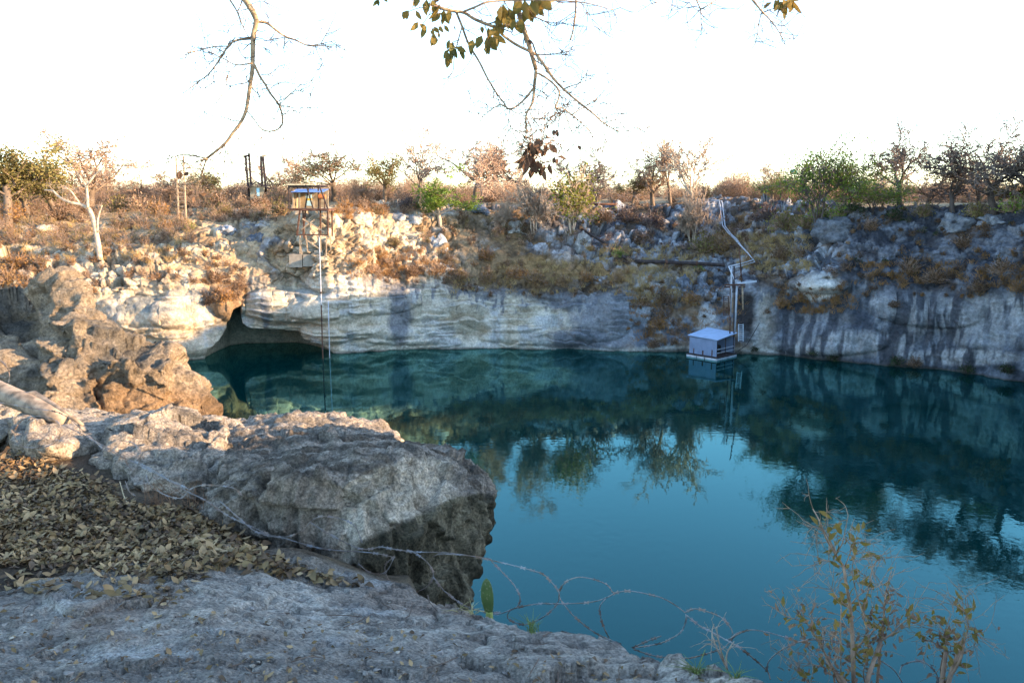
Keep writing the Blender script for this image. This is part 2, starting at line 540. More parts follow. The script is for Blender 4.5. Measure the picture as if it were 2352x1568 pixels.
# the cave at the water line
lipx = [440, 470, 500, 518, 530, 541, 549, 557, 572, 620, 690, 700, 730, 750, 775]
lipy = [835, 803, 782, 752, 712, 700, 706, 742, 752, 757, 760, 776, 792, 802, 815]
ly = np.interp(px, lipx, lipy) + 2 * fbm(p * .9, 2, 77)
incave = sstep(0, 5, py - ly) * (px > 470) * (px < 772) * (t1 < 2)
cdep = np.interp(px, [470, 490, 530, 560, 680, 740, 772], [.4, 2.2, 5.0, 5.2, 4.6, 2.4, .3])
# slope: blocks and cracks
ft, cid, fb = facet(p * np.array([.55, .55, .75]) + .35 * np.stack([mid_, fine, big], 1), 51)
gt, gid, gb = facet(p * np.array([1.5, 1.5, 1.9]) + .25 * np.stack([fine, mid_, fine], 1), 61)
d_slope = .7 * big + (cid - .35) * .9 + 1.0 * ft - .3 * (1 - sstep(0, .14, fb)) + (gid - .4) * .3 + .42 * gt - .14 * (1 - sstep(0, .16, gb)) + .1 * fine
rocky = np.clip(.55 + .9 * fbm(p * .13, 3, 91) + .25 * rightF + .3 * sstep(600, 700, px) * (1 - sstep(900, 1000, px)), .15, 1)
lw_ = 1 - sstep(950, 1080, px)
d_slope = d_slope * (1 - .25 * lw_) + lw_ * .55 * (ridged(p * np.array([.7, .7, .28]), 3, 48) - .6)
d_slope *= rocky * (1 - .45 * sstep(1880, 1960, px))
d_slope += sstep(1880, 1960, px) * .7 * (ridged(p * np.array([.8, .8, .25]), 3, 47) - .6)
d_plain = .25 * fbm(p * .12, 3, 95) * (~far) + far * 0
d = d_face * faceW * sstep(-.3, .2, t1) + d_slope * slopeW + d_plain * (1 - faceW - slopeW)
d = np.where(incave > .01, d * (1 - .8 * incave), d)
Vc = p + Nn.reshape(-1, 3) * d[:, None]
rad = np.stack([np.repeat(SA, NR, 0).ravel(), np.repeat(CA, NR, 0).ravel(), np.zeros(NR * NC)], 1)
Vc += rad * (incave * cdep)[:, None]
hum = shade_hill[None, :].repeat(NR, 0).ravel() * ((t1 > 4.2) & (t1 < 7)) * (1.2 + 1.3 * fbm(p * .18, 3, 99))
Vc[:, 2] += hum

# ---- colours of the stone (stains and soils, with shade painted in behind the pipes)
n_a = fbm(p * .8, 4, 101); n_b = fbm(p * 2.6, 3, 102); n_c = fbm(p * .22, 3, 103)
streak = fbm(p * np.array([2.6, 2.6, .16]), 3, 111)
streak2 = fbm(p * np.array([.6, .6, .06]), 3, 112)
cream = mixc(mixc((.54, .455, .33), (.40, .32, .225), leftF), mixc((.64, .575, .46), (.52, .43, .31), leftF), sstep(-.4, .4, n_a))
cream = mixc(cream, (.38, .33, .24), sstep(.15, .5, n_c) * .6)
grey = mixc((.17, .18, .19), (.33, .34, .34), sstep(-.3, .4, n_a))
black = np.array((.055, .055, .06))
top_dist = (zf[None, :].repeat(NR, 0).ravel() - p[:, 2])
# centre and left face
c_face = mixc(cream, grey, sstep(.15, .45, n_a + .5 * streak2) * .55)
drip = sstep(.02, .3, streak + .3 * n_b + .42 - top_dist * .28) * (px > 830)
c_face = mixc(c_face, (.14, .145, .155), drip * .85)
thin = sstep(.02, .16, saw(bed + .1 * edge, .36) * 0 + n_b * .5 + .25 * edge)
seam = (1 - sstep(0, .12, np.abs(saw(bed + .25 * edge, 1.25) - .05))) * pat + .6 * (1 - sstep(0, .12, np.abs(saw(bed + .22 * edge, .5) - .05))) * pat2
c_face = mixc(c_face, (.17, .14, .10), np.clip(seam, 0, 1) * .3 * (1 - rightF))
def blot(x0, y0, rx, ry, w=.35):
    r = np.sqrt(((px - x0) / rx) ** 2 + ((py - y0) / ry) ** 2)
    return 1 - sstep(1 - w, 1 + w, r + .3 * n_a + .22 * streak)
for a in [(915, 735, 26, 62), (905, 650, 40, 34), (1425, 735, 110, 100), (1330, 785, 70, 26), (1300, 690, 50, 24), (1480, 740, 60, 90), (1130, 660, 40, 20), (1240, 660, 70, 26), (1100, 665, 60, 12), (612, 715, 9, 40), (560, 600, 60, 70), (1540, 760, 60, 60)]:
    c_face = mixc(c_face, (.15, .16, .175), blot(*a) * .85)
# left face : green grey smears
for a in [(330, 690, 40, 14), (300, 710, 50, 12), (440, 668, 45, 12), (360, 712, 40, 9)]:
    c_face = mixc(c_face, (.17, .18, .165), blot(*a) * .8)
for a in [(505, 690, 38, 60), (545, 668, 26, 40)]:
    c_face = mixc(c_face, (.20, .12, .06), blot(*a) * .9)
# right face
white = np.array((.52, .49, .44))
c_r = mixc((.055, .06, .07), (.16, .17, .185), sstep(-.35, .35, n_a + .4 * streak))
patch = sstep(.06, .3, n_c * .5 + .55 * n_a + .35 * streak - .06)
for a, w in [((2130, 720, 70, 54), .8), ((2270, 740, 95, 60), .9), ((2340, 700, 40, 40), .6), ((1880, 745, 70, 40), .4), ((1880, 655, 62, 32), 1.0), ((1960, 790, 130, 28), .7), ((1800, 800, 90, 16), .8), ((2200, 820, 130, 18), .7), ((2040, 700, 30, 30), .4)]:
    patch = np.maximum(patch * .92, blot(*a) * w * (1.15 if w == 1 else 1) + (0 if w == 1 else .5 * patch * blot(*a)))
c_r = mixc(c_r, white, np.clip(patch, 0, 1) * (.9 - .55 * sstep(.0, .3, streak) * (1 - blot(1880, 655, 62, 32))))
c_r = mixc(c_r, (.62, .565, .48), blot(1882, 657, 60, 30) * .95)
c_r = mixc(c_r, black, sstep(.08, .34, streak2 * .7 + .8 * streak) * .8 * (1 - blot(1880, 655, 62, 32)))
c_g = mixc((.13, .14, .155), (.30, .31, .32), sstep(-.3, .3, n_a + .4 * streak))
c_g = mixc(c_g, white, blot(1620, 735, 26, 34) * .8)
c_g = mixc(c_g, (.22, .13, .055), sstep(.05, .35, n_c + .6 * n_a) * .8)
cf = mixc(c_face, c_g, gully)
cf = mixc(cf, c_r, rightF)
cf = mixc(cf, (.035, .03, .027), blot(1712, 705, 24, 60) * .95)  # shade of the recess behind the riser pipes, painted as a dark patch
wet = sstep(.5, .05, p[:, 2] + .25 * n_a) * (t1 > -.2)
cf = mixc(cf, (.50, .46, .36), wet * .6 * (1 - rightF))
cf = mixc(cf, (.06, .05, .035), sstep(.18, .0, p[:, 2] + .05 * n_a) * .8)
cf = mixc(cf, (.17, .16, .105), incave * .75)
# slope
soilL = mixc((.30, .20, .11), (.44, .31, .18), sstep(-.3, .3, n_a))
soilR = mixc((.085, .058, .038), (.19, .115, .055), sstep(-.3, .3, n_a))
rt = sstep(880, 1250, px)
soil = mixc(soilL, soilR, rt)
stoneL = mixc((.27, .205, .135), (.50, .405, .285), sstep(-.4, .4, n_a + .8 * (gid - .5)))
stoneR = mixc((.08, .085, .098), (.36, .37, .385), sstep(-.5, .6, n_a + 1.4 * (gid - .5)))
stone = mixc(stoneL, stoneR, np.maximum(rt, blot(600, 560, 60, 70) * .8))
isrock = sstep(.30, .62, rocky * (.45 + .75 * cid) + .12 * n_b)
cs = mixc(soil, stone, isrock * (1 - .55 * (1 - sstep(0, .12, gb))))
ochre = sstep(.05, .35, fbm(p * .25, 3, 131)) * sstep(1000, 1150, px)
cs = mixc(cs, (.27, .155, .06), ochre * .5 * (1 - isrock * .6))
for a in [(1480, 640, 60, 35), (1760, 570, 60, 40), (1250, 620, 140, 30), (1560, 640, 40, 20)]:
    cs = mixc(cs, (.32, .195, .08), blot(*a) * .55)
cs = mixc(cs, (.50, .49, .46), blot(1480, 655, 50, 26) * .6 * isrock)
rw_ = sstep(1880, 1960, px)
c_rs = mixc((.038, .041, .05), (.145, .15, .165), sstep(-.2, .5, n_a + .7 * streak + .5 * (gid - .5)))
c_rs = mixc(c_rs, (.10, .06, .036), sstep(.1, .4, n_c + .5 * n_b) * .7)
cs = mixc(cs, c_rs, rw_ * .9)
cp_ = mixc((.34, .24, .13), (.24, .17, .09), sstep(-.3, .3, n_a))
wf, ws = faceW, slopeW
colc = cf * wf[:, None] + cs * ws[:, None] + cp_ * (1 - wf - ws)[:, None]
colc = np.clip(colc, .02, .8)
ii = np.arange(NR * NC).reshape(NR, NC)
Fc = np.stack([ii[:-1, :-1], ii[:-1, 1:], ii[1:, 1:], ii[1:, :-1]], 2).reshape(-1, 4)
M_CLIFF = rock_mat("limestone", 1.1, 5.0, 1.0, 2.6, lo=.7, hi=1.22, lo2=.7, hi2=1.24, bd=.16)
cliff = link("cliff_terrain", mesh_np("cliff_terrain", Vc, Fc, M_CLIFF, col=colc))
tag(cliff, "stained limestone wall ringing the lake with the bush plain behind", "cliff", kind="structure")

# ---- look-ups on the wall
VX, VY = project(Vc)
VR = np.hypot(Vc[:, 0], Vc[:, 1])
okv = (vis.ravel()) & (t1 < 6.2)
_ix = np.where(okv)[0]
_bk = {}
_kx = (VX[_ix] // 8).astype(int); _ky = (VY[_ix] // 8).astype(int)
for a, b, c in zip(_kx, _ky, _ix):
    _bk.setdefault((a, b), []).append(c)
def hit(x, y, back=False):
    """point of the wall that shows at pixel x, y"""
    for rr in (1, 2, 4):
        c = []
        for a in range(int(x // 8) - rr, int(x // 8) + rr + 1):
            for b in range(int(y // 8) - rr, int(y // 8) + rr + 1):
                c += _bk.get((a, b), [])
        if c:
            c = np.array(c)
            dd = np.hypot(VX[c] - x, VY[c] - y)
            k = c[dd < max(5.0, dd.min() + 2)]
            return Vc[k[np.argmin(VR[k])]].copy()
    return P(x, y, 75.0)
VG = Vc.reshape(NR, NC, 3); RG = VR.reshape(NR, NC)
ROW_R = int(np.argmin(np.abs(tt - 3.6)))
def ground(az, R):
    """ground height of the plain behind the rim"""
    j = int(np.clip(np.searchsorted(A, az), 0, NC - 1))
    return float(np.interp(R, RG[ROW_R:, j], VG[ROW_R:, j, 2]))
def ground_px(x, R):
    az = float(azsl(x, 460)[0])
    return np.array([R * math.sin(az), R * math.cos(az), ground(az, R)])
# ------------------------------------------------------------------ near ground: the ledge, the leaf hollow, the near rim
CREST = [(470, 1308), (560, 1318), (700, 1340), (850, 1364), (1000, 1386), (1100, 1411), (1200, 1450), (1300, 1461), (1400, 1480), (1500, 1508), (1600, 1530), (1700, 1549), (1760, 1566), (1900, 1600), (2100, 1640), (2352, 1660)]
CR_R = [4.25, 4.2, 4.1, 4.0, 3.9, 3.75, 3.55, 3.5, 3.4, 3.25, 3.1, 3.0, 2.95, 2.8, 2.7, 2.7]
cr = np.array(CREST, float)
caz, csl = azsl(cr[:, 0], cr[:, 1])
crz = 13 + csl * np.array(CR_R)
Na = np.concatenate([np.linspace(-180, -36, 60)[:-1], np.linspace(-36, 36, 760), np.linspace(36, 180, 60)[1:]])
Nr = np.concatenate([np.linspace(.3, 2.2, 14)[:-1], np.linspace(2.2, 7.2, 400)[:-1], np.geomspace(7.2, 16, 60)[:-1], np.geomspace(16, 60, 20)])
AA, RR = np.meshgrid(np.radians(Na), Nr)
ang = np.degrees(AA)
Rc = np.interp(AA, np.concatenate([[-3.2], caz, np.radians([45, 60, 70, 110, 135, 150, 181])]), np.concatenate([[4.25], CR_R, [3.2, 9.5, 11, 11, 20, 60, 60]]))
Zc = np.interp(AA, np.concatenate([[-3.2], caz, np.radians([45, 60, 181])]), np.concatenate([[crz[0]], crz, [11.3, 11.4, 11.4]]))
X, Y = RR * np.sin(AA), RR * np.cos(AA)
q3 = np.stack([X, Y, np.zeros_like(X)], 2).reshape(-1, 3)
leftw = 1 - sstep(-7.5, -4.0, ang)               # hollow side
z_in = 11.42 + (Zc - 11.42) * np.clip(RR / Rc, 0, 1) ** 2.2
dr = np.maximum(RR - Rc, 0)
z_drop = Zc - .35 * dr - 2.6 * dr ** 1.6
hollow = 11.16 - .30 * sstep(-24, -14, ang) * sstep(4.2, 5.2, RR) - .25 * sstep(-16, -8, ang) - .05 * np.sin(X * 2.3)
hollow = hollow - .75 * sstep(6.6, 8.4, RR)
edgeL = np.interp(ang, [-180, -150, -120, -90, -60, -34, -24, -18, -12, -8, -4], [60, 60, 60, 16, 13, 12.5, 9.5, 7.4, 6.2, 5.4, 4.6])
hollow = hollow - 3.5 * np.maximum(RR - edgeL, 0) ** 1.3
step = sstep(0, .35, RR - Rc + .22 * fbm(q3 * 1.6, 3, 203).reshape(RR.shape))
z_left = z_in * (1 - step) + hollow * step
Z = np.where(RR < Rc - .4, z_in, 0)
z_right = np.where(RR <= Rc, z_in, z_drop)
Z = z_left * leftw + z_right * (1 - leftw)
Z = np.maximum(Z, -3.0)
hump = sstep(36, 62, ang) * (1 - sstep(120, 150, ang)) * sstep(3.0, 7.5, RR) * (1 - sstep(10, 11.2, RR) * (1 - sstep(125, 145, ang)))  # unseen rise right of the camera, added to cast shade on the foreground
Z = Z + hump * (2.2 + .9 * fbm(q3 * .5, 3, 207).reshape(RR.shape))
inner = 1 - sstep(0, .5, RR - Rc)
q = np.stack([X, Y, Z], 2).reshape(-1, 3)
wn_ = np.clip(inner.ravel() + .5 * (1 - leftw.ravel()) + .25, 0, 1)
relief = .05 * fbm(q * 1.3, 3, 211) + .036 * (ridged(q * np.array([2.2, 5.5, 3]), 4, 213) - .6) + .012 * fbm(q * np.array([9, 22, 12]), 3, 215)
ht, hid, hb = facet(q * np.array([1.7, 3.0, 2]) + .3 * fbm(q * 3, 2, 217)[:, None], 219)
relief += ((hid - .5) * .04 + .06 * ht - .02 * (1 - sstep(0, .06, hb))) * (.3 + .7 * sstep(-12, 8, ang.ravel()))
ht2, _, hb2 = facet(q * np.array([5, 10, 6]) + .3 * fbm(q * 8, 2, 218)[:, None], 239)
relief += .022 * ht2
relief += .016 * fbm(q * np.array([16, 30, 16]), 3, 235, .65)
relief -= .010 * np.clip(ridged(q * np.array([4, 13, 8]), 3, 231) - .72, 0, 1) * 6
Zf = q[:, 2] + relief * np.where(RR.ravel() < 9, wn_, 1)
Zf = np.where(RR.ravel() < 9, Zf, Zf + .3 * fbm(q * .35, 3, 221))
q[:, 2] = Zf
m1, m2 = fbm(q * 1.1, 4, 223), fbm(q * 4.5, 4, 225)
cg = mixc((.30, .255, .205), (.48, .41, .325), sstep(-.35, .35, m1 + .5 * m2))
cg = mixc(cg, (.16, .135, .11), sstep(.15, .45, m2 + .4 * fbm(q * 12, 2, 227)) * .6)
cg = mixc(cg, (.47, .44, .39), sstep(.25, .5, fbm(q * np.array([3, 6, 3]), 3, 229)) * .55)
cg = mixc(cg, (.13, .11, .09), sstep(.70, .86, ridged(q * np.array([2.6, 10, 5]) + .3 * fbm(q * 3, 2, 241)[:, None], 3, 243)) * .55)
dustw = sstep(.05, .4, fbm(q * np.array([.9, 1.5, 1]), 3, 233)) * (ang.ravel() < 5)
cg = mixc(cg, (.28, .205, .15), dustw * .75)
soil_h = step.ravel() * leftw.ravel()
cg = mixc(cg, mixc((.075, .05, .03), (.13, .09, .05), sstep(-.3, .3, m2)), soil_h * .95)
cg = mixc(cg, (.20, .17, .13), sstep(.1, .5, dr.ravel()) * (1 - leftw.ravel()))
cg = np.clip(cg, .02, .7)
na, nr = len(Na), len(Nr)
jj = np.arange(na * nr).reshape(nr, na)
Fg = np.stack([jj[:-1, :-1], jj[:-1, 1:], jj[1:, 1:], jj[1:, :-1]], 2).reshape(-1, 4)
M_LEDGE = rock_mat("weathered_ledge", 13, 70, 1.0, 36, lo=.65, hi=1.25, lo2=.5, hi2=1.45, stretch=(1, 1.9, 1), bd=.028)
led = link("ledge_ground", mesh_np("ledge_ground", q, Fg, M_LEDGE, col=cg))
tag(led, "grey weathered rock ledge along the near rim", "ledge", kind="structure")
ZG = q[:, 2].reshape(nr, na)
def near_z(x, y):
    a = math.degrees(math.atan2(x, y)); r = math.hypot(x, y)
    i = int(np.clip(np.searchsorted(Na, a), 1, na - 1)); j = int(np.clip(np.searchsorted(Nr, r), 1, nr - 1))
    fa = (a - Na[i - 1]) / (Na[i] - Na[i - 1]); fr_ = np.clip((r - Nr[j - 1]) / (Nr[j] - Nr[j - 1]), 0, 1)
    z0 = ZG[j - 1, i - 1] * (1 - fa) + ZG[j - 1, i] * fa
    z1 = ZG[j, i - 1] * (1 - fa) + ZG[j, i] * fa
    return z0 * (1 - fr_) + z1 * fr_
def near_px(x, y, r0=2.3, r1=9.0):
    """first point of the near ground on the ray through pixel x, y"""
    a, b, c = ray(x, y)
    h = math.hypot(a, b)
    lo = r0
    for r in np.linspace(r0, r1, 90):
        if 13 + c * r / h <= near_z(a * r / h, b * r / h):
            for _ in range(7):
                m_ = (lo + r) / 2
                if 13 + c * m_ / h <= near_z(a * m_ / h, b * m_ / h): r = m_
                else: lo = m_
            t = r / h
            return np.array([a * t, b * t, near_z(a * t, b * t)])
        lo = r
    return None

# ------------------------------------------------------------------ boulders
def hull_rock(name, hulls, voxel, seed, smooth_it=6, big=.10, flu=.05, bedd=.05, aniso=1.0, fac=.8):
    bm = bmesh.new()
    for H in hulls:
        b2 = bmesh.new()
        for c in H: b2.verts.new([float(k) for k in c])
        r = bmesh.ops.convex_hull(b2, input=b2.verts)
        junk = list({e for e in r["geom_interior"] + r["geom_unused"] if isinstance(e, bmesh.types.BMVert)})
        if junk: bmesh.ops.delete(b2, geom=junk, context='VERTS')
        tm = bpy.data.meshes.new("tmp"); b2.to_mesh(tm); b2.free()
        bm.from_mesh(tm); bpy.data.meshes.remove(tm)
    me = bpy.data.meshes.new("tmp"); bm.to_mesh(me); bm.free()
    o = bpy.data.objects.new("tmp", me); COL.objects.link(o)
    md = o.modifiers.new("r", 'REMESH'); md.mode = 'VOXEL'; md.voxel_size = voxel
    sm = o.modifiers.new("s", 'SMOOTH'); sm.factor = .5; sm.iterations = smooth_it
    dg = bpy.context.evaluated_depsgraph_get()
    out = bpy.data.meshes.new_from_object(o.evaluated_get(dg))
    bpy.data.objects.remove(o); bpy.data.meshes.remove(me)
    n = len(out.vertices)
    V = np.zeros(n * 3, np.float32); out.vertices.foreach_get("co", V); V = V.reshape(-1, 3).astype(float)
    N = np.zeros(n * 3, np.float32); out.vertex_normals.foreach_get("vector", N); N = N.reshape(-1, 3).astype(float)
    F = np.zeros(len(out.loops), np.int32); out.loops.foreach_get("vertex_index", F); F = F.reshape(-1, 4)
    bpy.data.meshes.remove(out)
    up = sstep(.35, .75, N[:, 2]); st = 1 - up
    s = aniso
    d = 1.1 * big * fbm(V * 1.3 / s, 3, seed) + big * .5 * fbm(V * 4 / s, 3, seed + 3)
    w1, w2, wid = worley(V * np.array([2.6, 2.6, 3.6]) / s + .4 * fbm(V * 3 / s, 2, seed + 5)[:, None], seed + 7)
    d += big * .22 * (wid - .5) - big * .3 * (1 - sstep(0, .05, w2 - w1)) * sstep(-.1, .25, fbm(V * 1.1 / s, 2, seed + 6))
    ft, fi, fbd = facet(V * np.array([2.0, 2.0, 2.6]) / s + .25 * fbm(V * 2.5 / s, 3, seed + 9)[:, None], seed + 41)
    d += fac * (big * 1.5 * ft + big * .3 * (fi - .5))
    f2t, f2i, _ = facet(V * np.array([5.5, 5.5, 7]) / s + .3 * fbm(V * 7 / s, 2, seed + 10)[:, None], seed + 47)
    d += fac * big * .45 * f2t
    d += big * .22 * (ridged(V * np.array([2.2, 2.2, 3.4]) / s, 4, seed + 8) - .6)
    fl = ridged(V * np.array([7, 7, 1.5]) / s, 3, seed + 11) - .6
    d += st * flu * (fl * 1.5 + .45 * vnoise(V * np.array([22, 22, 5]) / s, seed + 13))
    be = (ridged(V * np.array([2.4, 7.5, 10]) / s, 4, seed + 17, .6) - .6) * 1.5
    d += up * bedd * (be + .45 * fbm(V * np.array([9, 26, 20]) / s, 2, seed + 19))
    d += .42 * bedd * fbm(V * 13 / s, 4, seed + 23, .65)
    W = V + N * d[:, None]
    return W, N, F, d, wid, w2 - w1

def rock_cols(V, N, seed, base=((.28, .215, .15), (.43, .345, .25)), dark=(.085, .072, .055), topd=.45, dk=.5):
    a, b = fbm(V * 1.7, 4, seed + 31), fbm(V * 6, 4, seed + 33)
    c = mixc(base[0], base[1], sstep(-.35, .35, a + .4 * b))
    c = mixc(c, dark, sstep(.05, .4, b + .5 * a) * dk)
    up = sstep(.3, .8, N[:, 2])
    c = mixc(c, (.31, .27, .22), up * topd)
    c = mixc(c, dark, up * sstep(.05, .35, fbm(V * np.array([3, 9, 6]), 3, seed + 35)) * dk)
    return c
M_ROCK = rock_mat("boulder_stone", 15, 60, 1.0, 36, lo=.62, hi=1.28, lo2=.55, hi2=1.4, bd=.03)
M_ROCK_F = rock_mat("outcrop_stone", 8, 34, 1.0, 18, lo=.65, hi=1.25, lo2=.6, hi2=1.35, bd=.06)

def boulder(name, pts_list, voxel, seed, label, colf=None, mat=None, cat="boulder", group=None, **kw):
    hulls = [[P(*c) for c in H] for H in pts_list]
    V, N, F, d, wid, cr_ = hull_rock(name, hulls, voxel, seed, **kw)
    c = rock_cols(V, N, seed)
    c = mixc(c, (.05, .043, .035), (1 - sstep(0, .07, cr_)) * .55)
    if colf: c = colf(V, N, c)
    base = np.array([V[:, 0].mean(), V[:, 1].mean(), V[:, 2].min()])
    o = link(name, mesh_np(name, V - base, F, mat or M_ROCK, col=np.clip(c, .015, .7)))
    o.location = base
    tag(o, label, cat, group)
    return o

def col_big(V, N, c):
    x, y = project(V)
    # the overhanging right face: shade painted into the colour, with pale vertical smears
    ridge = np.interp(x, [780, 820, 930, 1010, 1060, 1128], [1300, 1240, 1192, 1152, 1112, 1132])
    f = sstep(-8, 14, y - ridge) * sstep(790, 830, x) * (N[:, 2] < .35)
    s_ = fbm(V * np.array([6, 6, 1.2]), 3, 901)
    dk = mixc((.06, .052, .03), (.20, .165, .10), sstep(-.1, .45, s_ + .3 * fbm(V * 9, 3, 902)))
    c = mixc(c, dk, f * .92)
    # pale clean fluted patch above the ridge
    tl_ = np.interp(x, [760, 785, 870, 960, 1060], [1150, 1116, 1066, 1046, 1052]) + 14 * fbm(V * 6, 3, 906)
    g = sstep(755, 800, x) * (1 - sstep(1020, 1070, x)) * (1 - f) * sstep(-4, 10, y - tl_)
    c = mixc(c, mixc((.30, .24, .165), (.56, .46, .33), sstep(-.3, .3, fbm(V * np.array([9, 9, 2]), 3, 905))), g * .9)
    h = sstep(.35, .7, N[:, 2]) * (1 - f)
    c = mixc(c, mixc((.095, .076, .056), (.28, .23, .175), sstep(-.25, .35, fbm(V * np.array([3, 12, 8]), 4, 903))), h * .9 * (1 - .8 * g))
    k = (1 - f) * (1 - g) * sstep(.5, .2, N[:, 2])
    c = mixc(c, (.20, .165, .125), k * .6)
    return c
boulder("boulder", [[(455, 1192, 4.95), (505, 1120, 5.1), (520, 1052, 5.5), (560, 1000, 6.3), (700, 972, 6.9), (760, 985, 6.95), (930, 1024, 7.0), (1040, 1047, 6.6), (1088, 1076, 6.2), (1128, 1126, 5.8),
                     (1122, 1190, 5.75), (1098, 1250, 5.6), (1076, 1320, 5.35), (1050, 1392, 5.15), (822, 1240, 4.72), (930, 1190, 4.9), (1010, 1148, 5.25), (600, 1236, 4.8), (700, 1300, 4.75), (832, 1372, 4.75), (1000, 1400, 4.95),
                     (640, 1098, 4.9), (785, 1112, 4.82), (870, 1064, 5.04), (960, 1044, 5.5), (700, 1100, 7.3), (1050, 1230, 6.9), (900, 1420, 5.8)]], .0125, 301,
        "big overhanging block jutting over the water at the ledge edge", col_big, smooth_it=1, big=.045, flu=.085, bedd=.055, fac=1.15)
boulder("boulder", [[(330, 945, 7.4), (430, 962, 6.9), (560, 944, 7.3), (640, 950, 7.4), (760, 962, 7.6), (880, 970, 7.6), (915, 985, 7.5), (928, 1012, 7.2), (900, 1020, 7.05), (700, 1010, 6.8), (500, 1060, 6.6),
                     (400, 1060, 6.5), (330, 1000, 6.9), (600, 1060, 8.2), (850, 1060, 8.0), (340, 1060, 7.6)]], .02, 331,
        "long flat slab lying behind the big overhanging block", smooth_it=5, big=.07, flu=.05, bedd=.06)
def col_mid(V, N, c):
    x, y = project(V)
    a = fbm(V * np.array([3.5, 3.5, 1.4]), 4, 911)
    f = sstep(.5, .2, N[:, 2])
    c = mixc(c, mixc((.17, .15, .125), (.36, .31, .25), sstep(-.3, .35, a)), f * .7)
    return c
boulder("boulder", [[(250, 990, 5.9), (262, 975, 6.1), (330, 958, 6.5), (420, 955, 6.6), (510, 970, 6.4), (530, 1010, 6.0), (520, 1080, 5.6), (470, 1170, 5.3), (400, 1195, 5.15), (280, 1188, 5.15), (248, 1165, 5.3), (240, 1090, 5.6),
                     (300, 1110, 5.2), (440, 1100, 5.3), (380, 1060, 5.45), (300, 1200, 6.5), (480, 1160, 6.6)]], .016, 341,
        "squarish grey rock with upright cracks between round rock and big block", col_mid, smooth_it=3, big=.06, flu=.07, bedd=.05, fac=1.3)
boulder("boulder", [[(20, 985, 5.9), (60, 945, 6.5), (140, 930, 6.8), (250, 940, 6.9), (330, 950, 6.9), (320, 985, 6.4), (250, 1010, 6.1), (245, 1090, 5.9), (170, 1115, 5.75), (80, 1098, 5.65), (40, 1060, 5.7), (24, 1020, 5.75),
                     (110, 1030, 5.55), (200, 1110, 6.6), (60, 1080, 6.5)]], .016, 351,
        "round ended pale rock with a wire loop around its nose", None, smooth_it=8, big=.045, flu=.03, bedd=.03)
boulder("boulder", [[(-260, 960, 6.2), (-100, 935, 6.6), (10, 935, 7.0), (40, 950, 6.7), (24, 1000, 6.2), (-80, 1060, 5.9), (-260, 1120, 5.8), (-60, 1080, 7), (-200, 1080, 7)]], .022, 361,
        "low rock cut by the left edge below the log", None, smooth_it=7, big=.06, flu=.03, bedd=.03)
boulder("boulder", [[(445, 1262, 4.75), (470, 1234, 4.95), (540, 1228, 5.05), (600, 1240, 5.0), (612, 1285, 4.7), (600, 1300, 4.6), (500, 1302, 4.55), (450, 1290, 4.6), (520, 1320, 4.9)]], .012, 371,
        "small pale stone tucked under the big block beside the leaves", lambda V, N, c: mixc(c, (.42, .38, .36), np.full(len(V), .75)), smooth_it=6, big=.02, flu=.012, bedd=.012)
def col_point(V, N, c):
    x, y = project(V)
    c = mixc(c, (.26, .19, .118), np.full(len(V), .65))
    a = fbm(V * .9, 3, 921) + .5 * fbm(V * 3, 3, 922)
    g = sstep(150, 40, x) * sstep(-.1, .3, a + .1)  # left side darkened by colour, standing in for its shade
    c = mixc(c, (.09, .075, .055), g * .85)
    c = mixc(c, (.12, .095, .065), sstep(.12, .4, fbm(V * 1.6, 4, 925)) * .7)
    h = sstep(.55, .85, N[:, 2]) * sstep(-.05, .3, a)
    c = mixc(c, (.11, .10, .085), h * .7)
    k = sstep(860, 900, y - .12 * (x - 300)) * sstep(170, 230, x)
    c = mixc(c, mixc((.10, .06, .032), (.24, .15, .08), sstep(-.2, .4, a + .4 * fbm(V * 2.5, 3, 923))), k * .8)
    return c
boulder("boulder", [[(82, 650, 10.2), (95, 624, 10.3), (122, 622, 10.35), (146, 640, 10.3), (166, 680, 10.1), (196, 712, 10.0), (250, 755, 9.8), (245, 860, 9.25), (84, 860, 9.35), (80, 720, 10.1), (140, 800, 11.2), (90, 790, 11.1)],
                    [(-160, 715, 10.4), (-20, 712, 10.3), (40, 708, 10.5), (76, 704, 10.6), (150, 780, 10.0), (150, 880, 9.2), (-20, 880, 9.2), (-160, 900, 9.6), (-100, 860, 11.8), (100, 860, 11.8)],
                    [(180, 720, 10.0), (240, 738, 10.2), (330, 776, 10.1), (384, 792, 10.0), (398, 810, 9.8), (380, 850, 9.3), (200, 840, 9.2), (170, 800, 9.3), (160, 960, 9.4), (390, 960, 9.5), (300, 900, 11.4), (390, 880, 11.0)],
                    [(330, 800, 9.9), (390, 812, 9.9), (420, 862, 9.8), (455, 885, 9.8), (478, 915, 9.75), (492, 965, 9.6), (330, 990, 9.0), (200, 960, 9.0), (250, 880, 9.2), (440, 980, 11), (250, 980, 11)],
                    [(-160, 860, 9.2), (0, 850, 9.3), (200, 860, 9.2), (240, 960, 8.9), (240, 1040, 9.0), (-160, 1040, 9.0), (0, 1000, 11.5), (200, 1000, 11.5)]], .026, 381,
        "tall pointed sunlit boulder standing at the left above the lake", col_point, M_ROCK_F, smooth_it=1, big=.11, flu=.08, bedd=.08, aniso=1.7, fac=1.5)
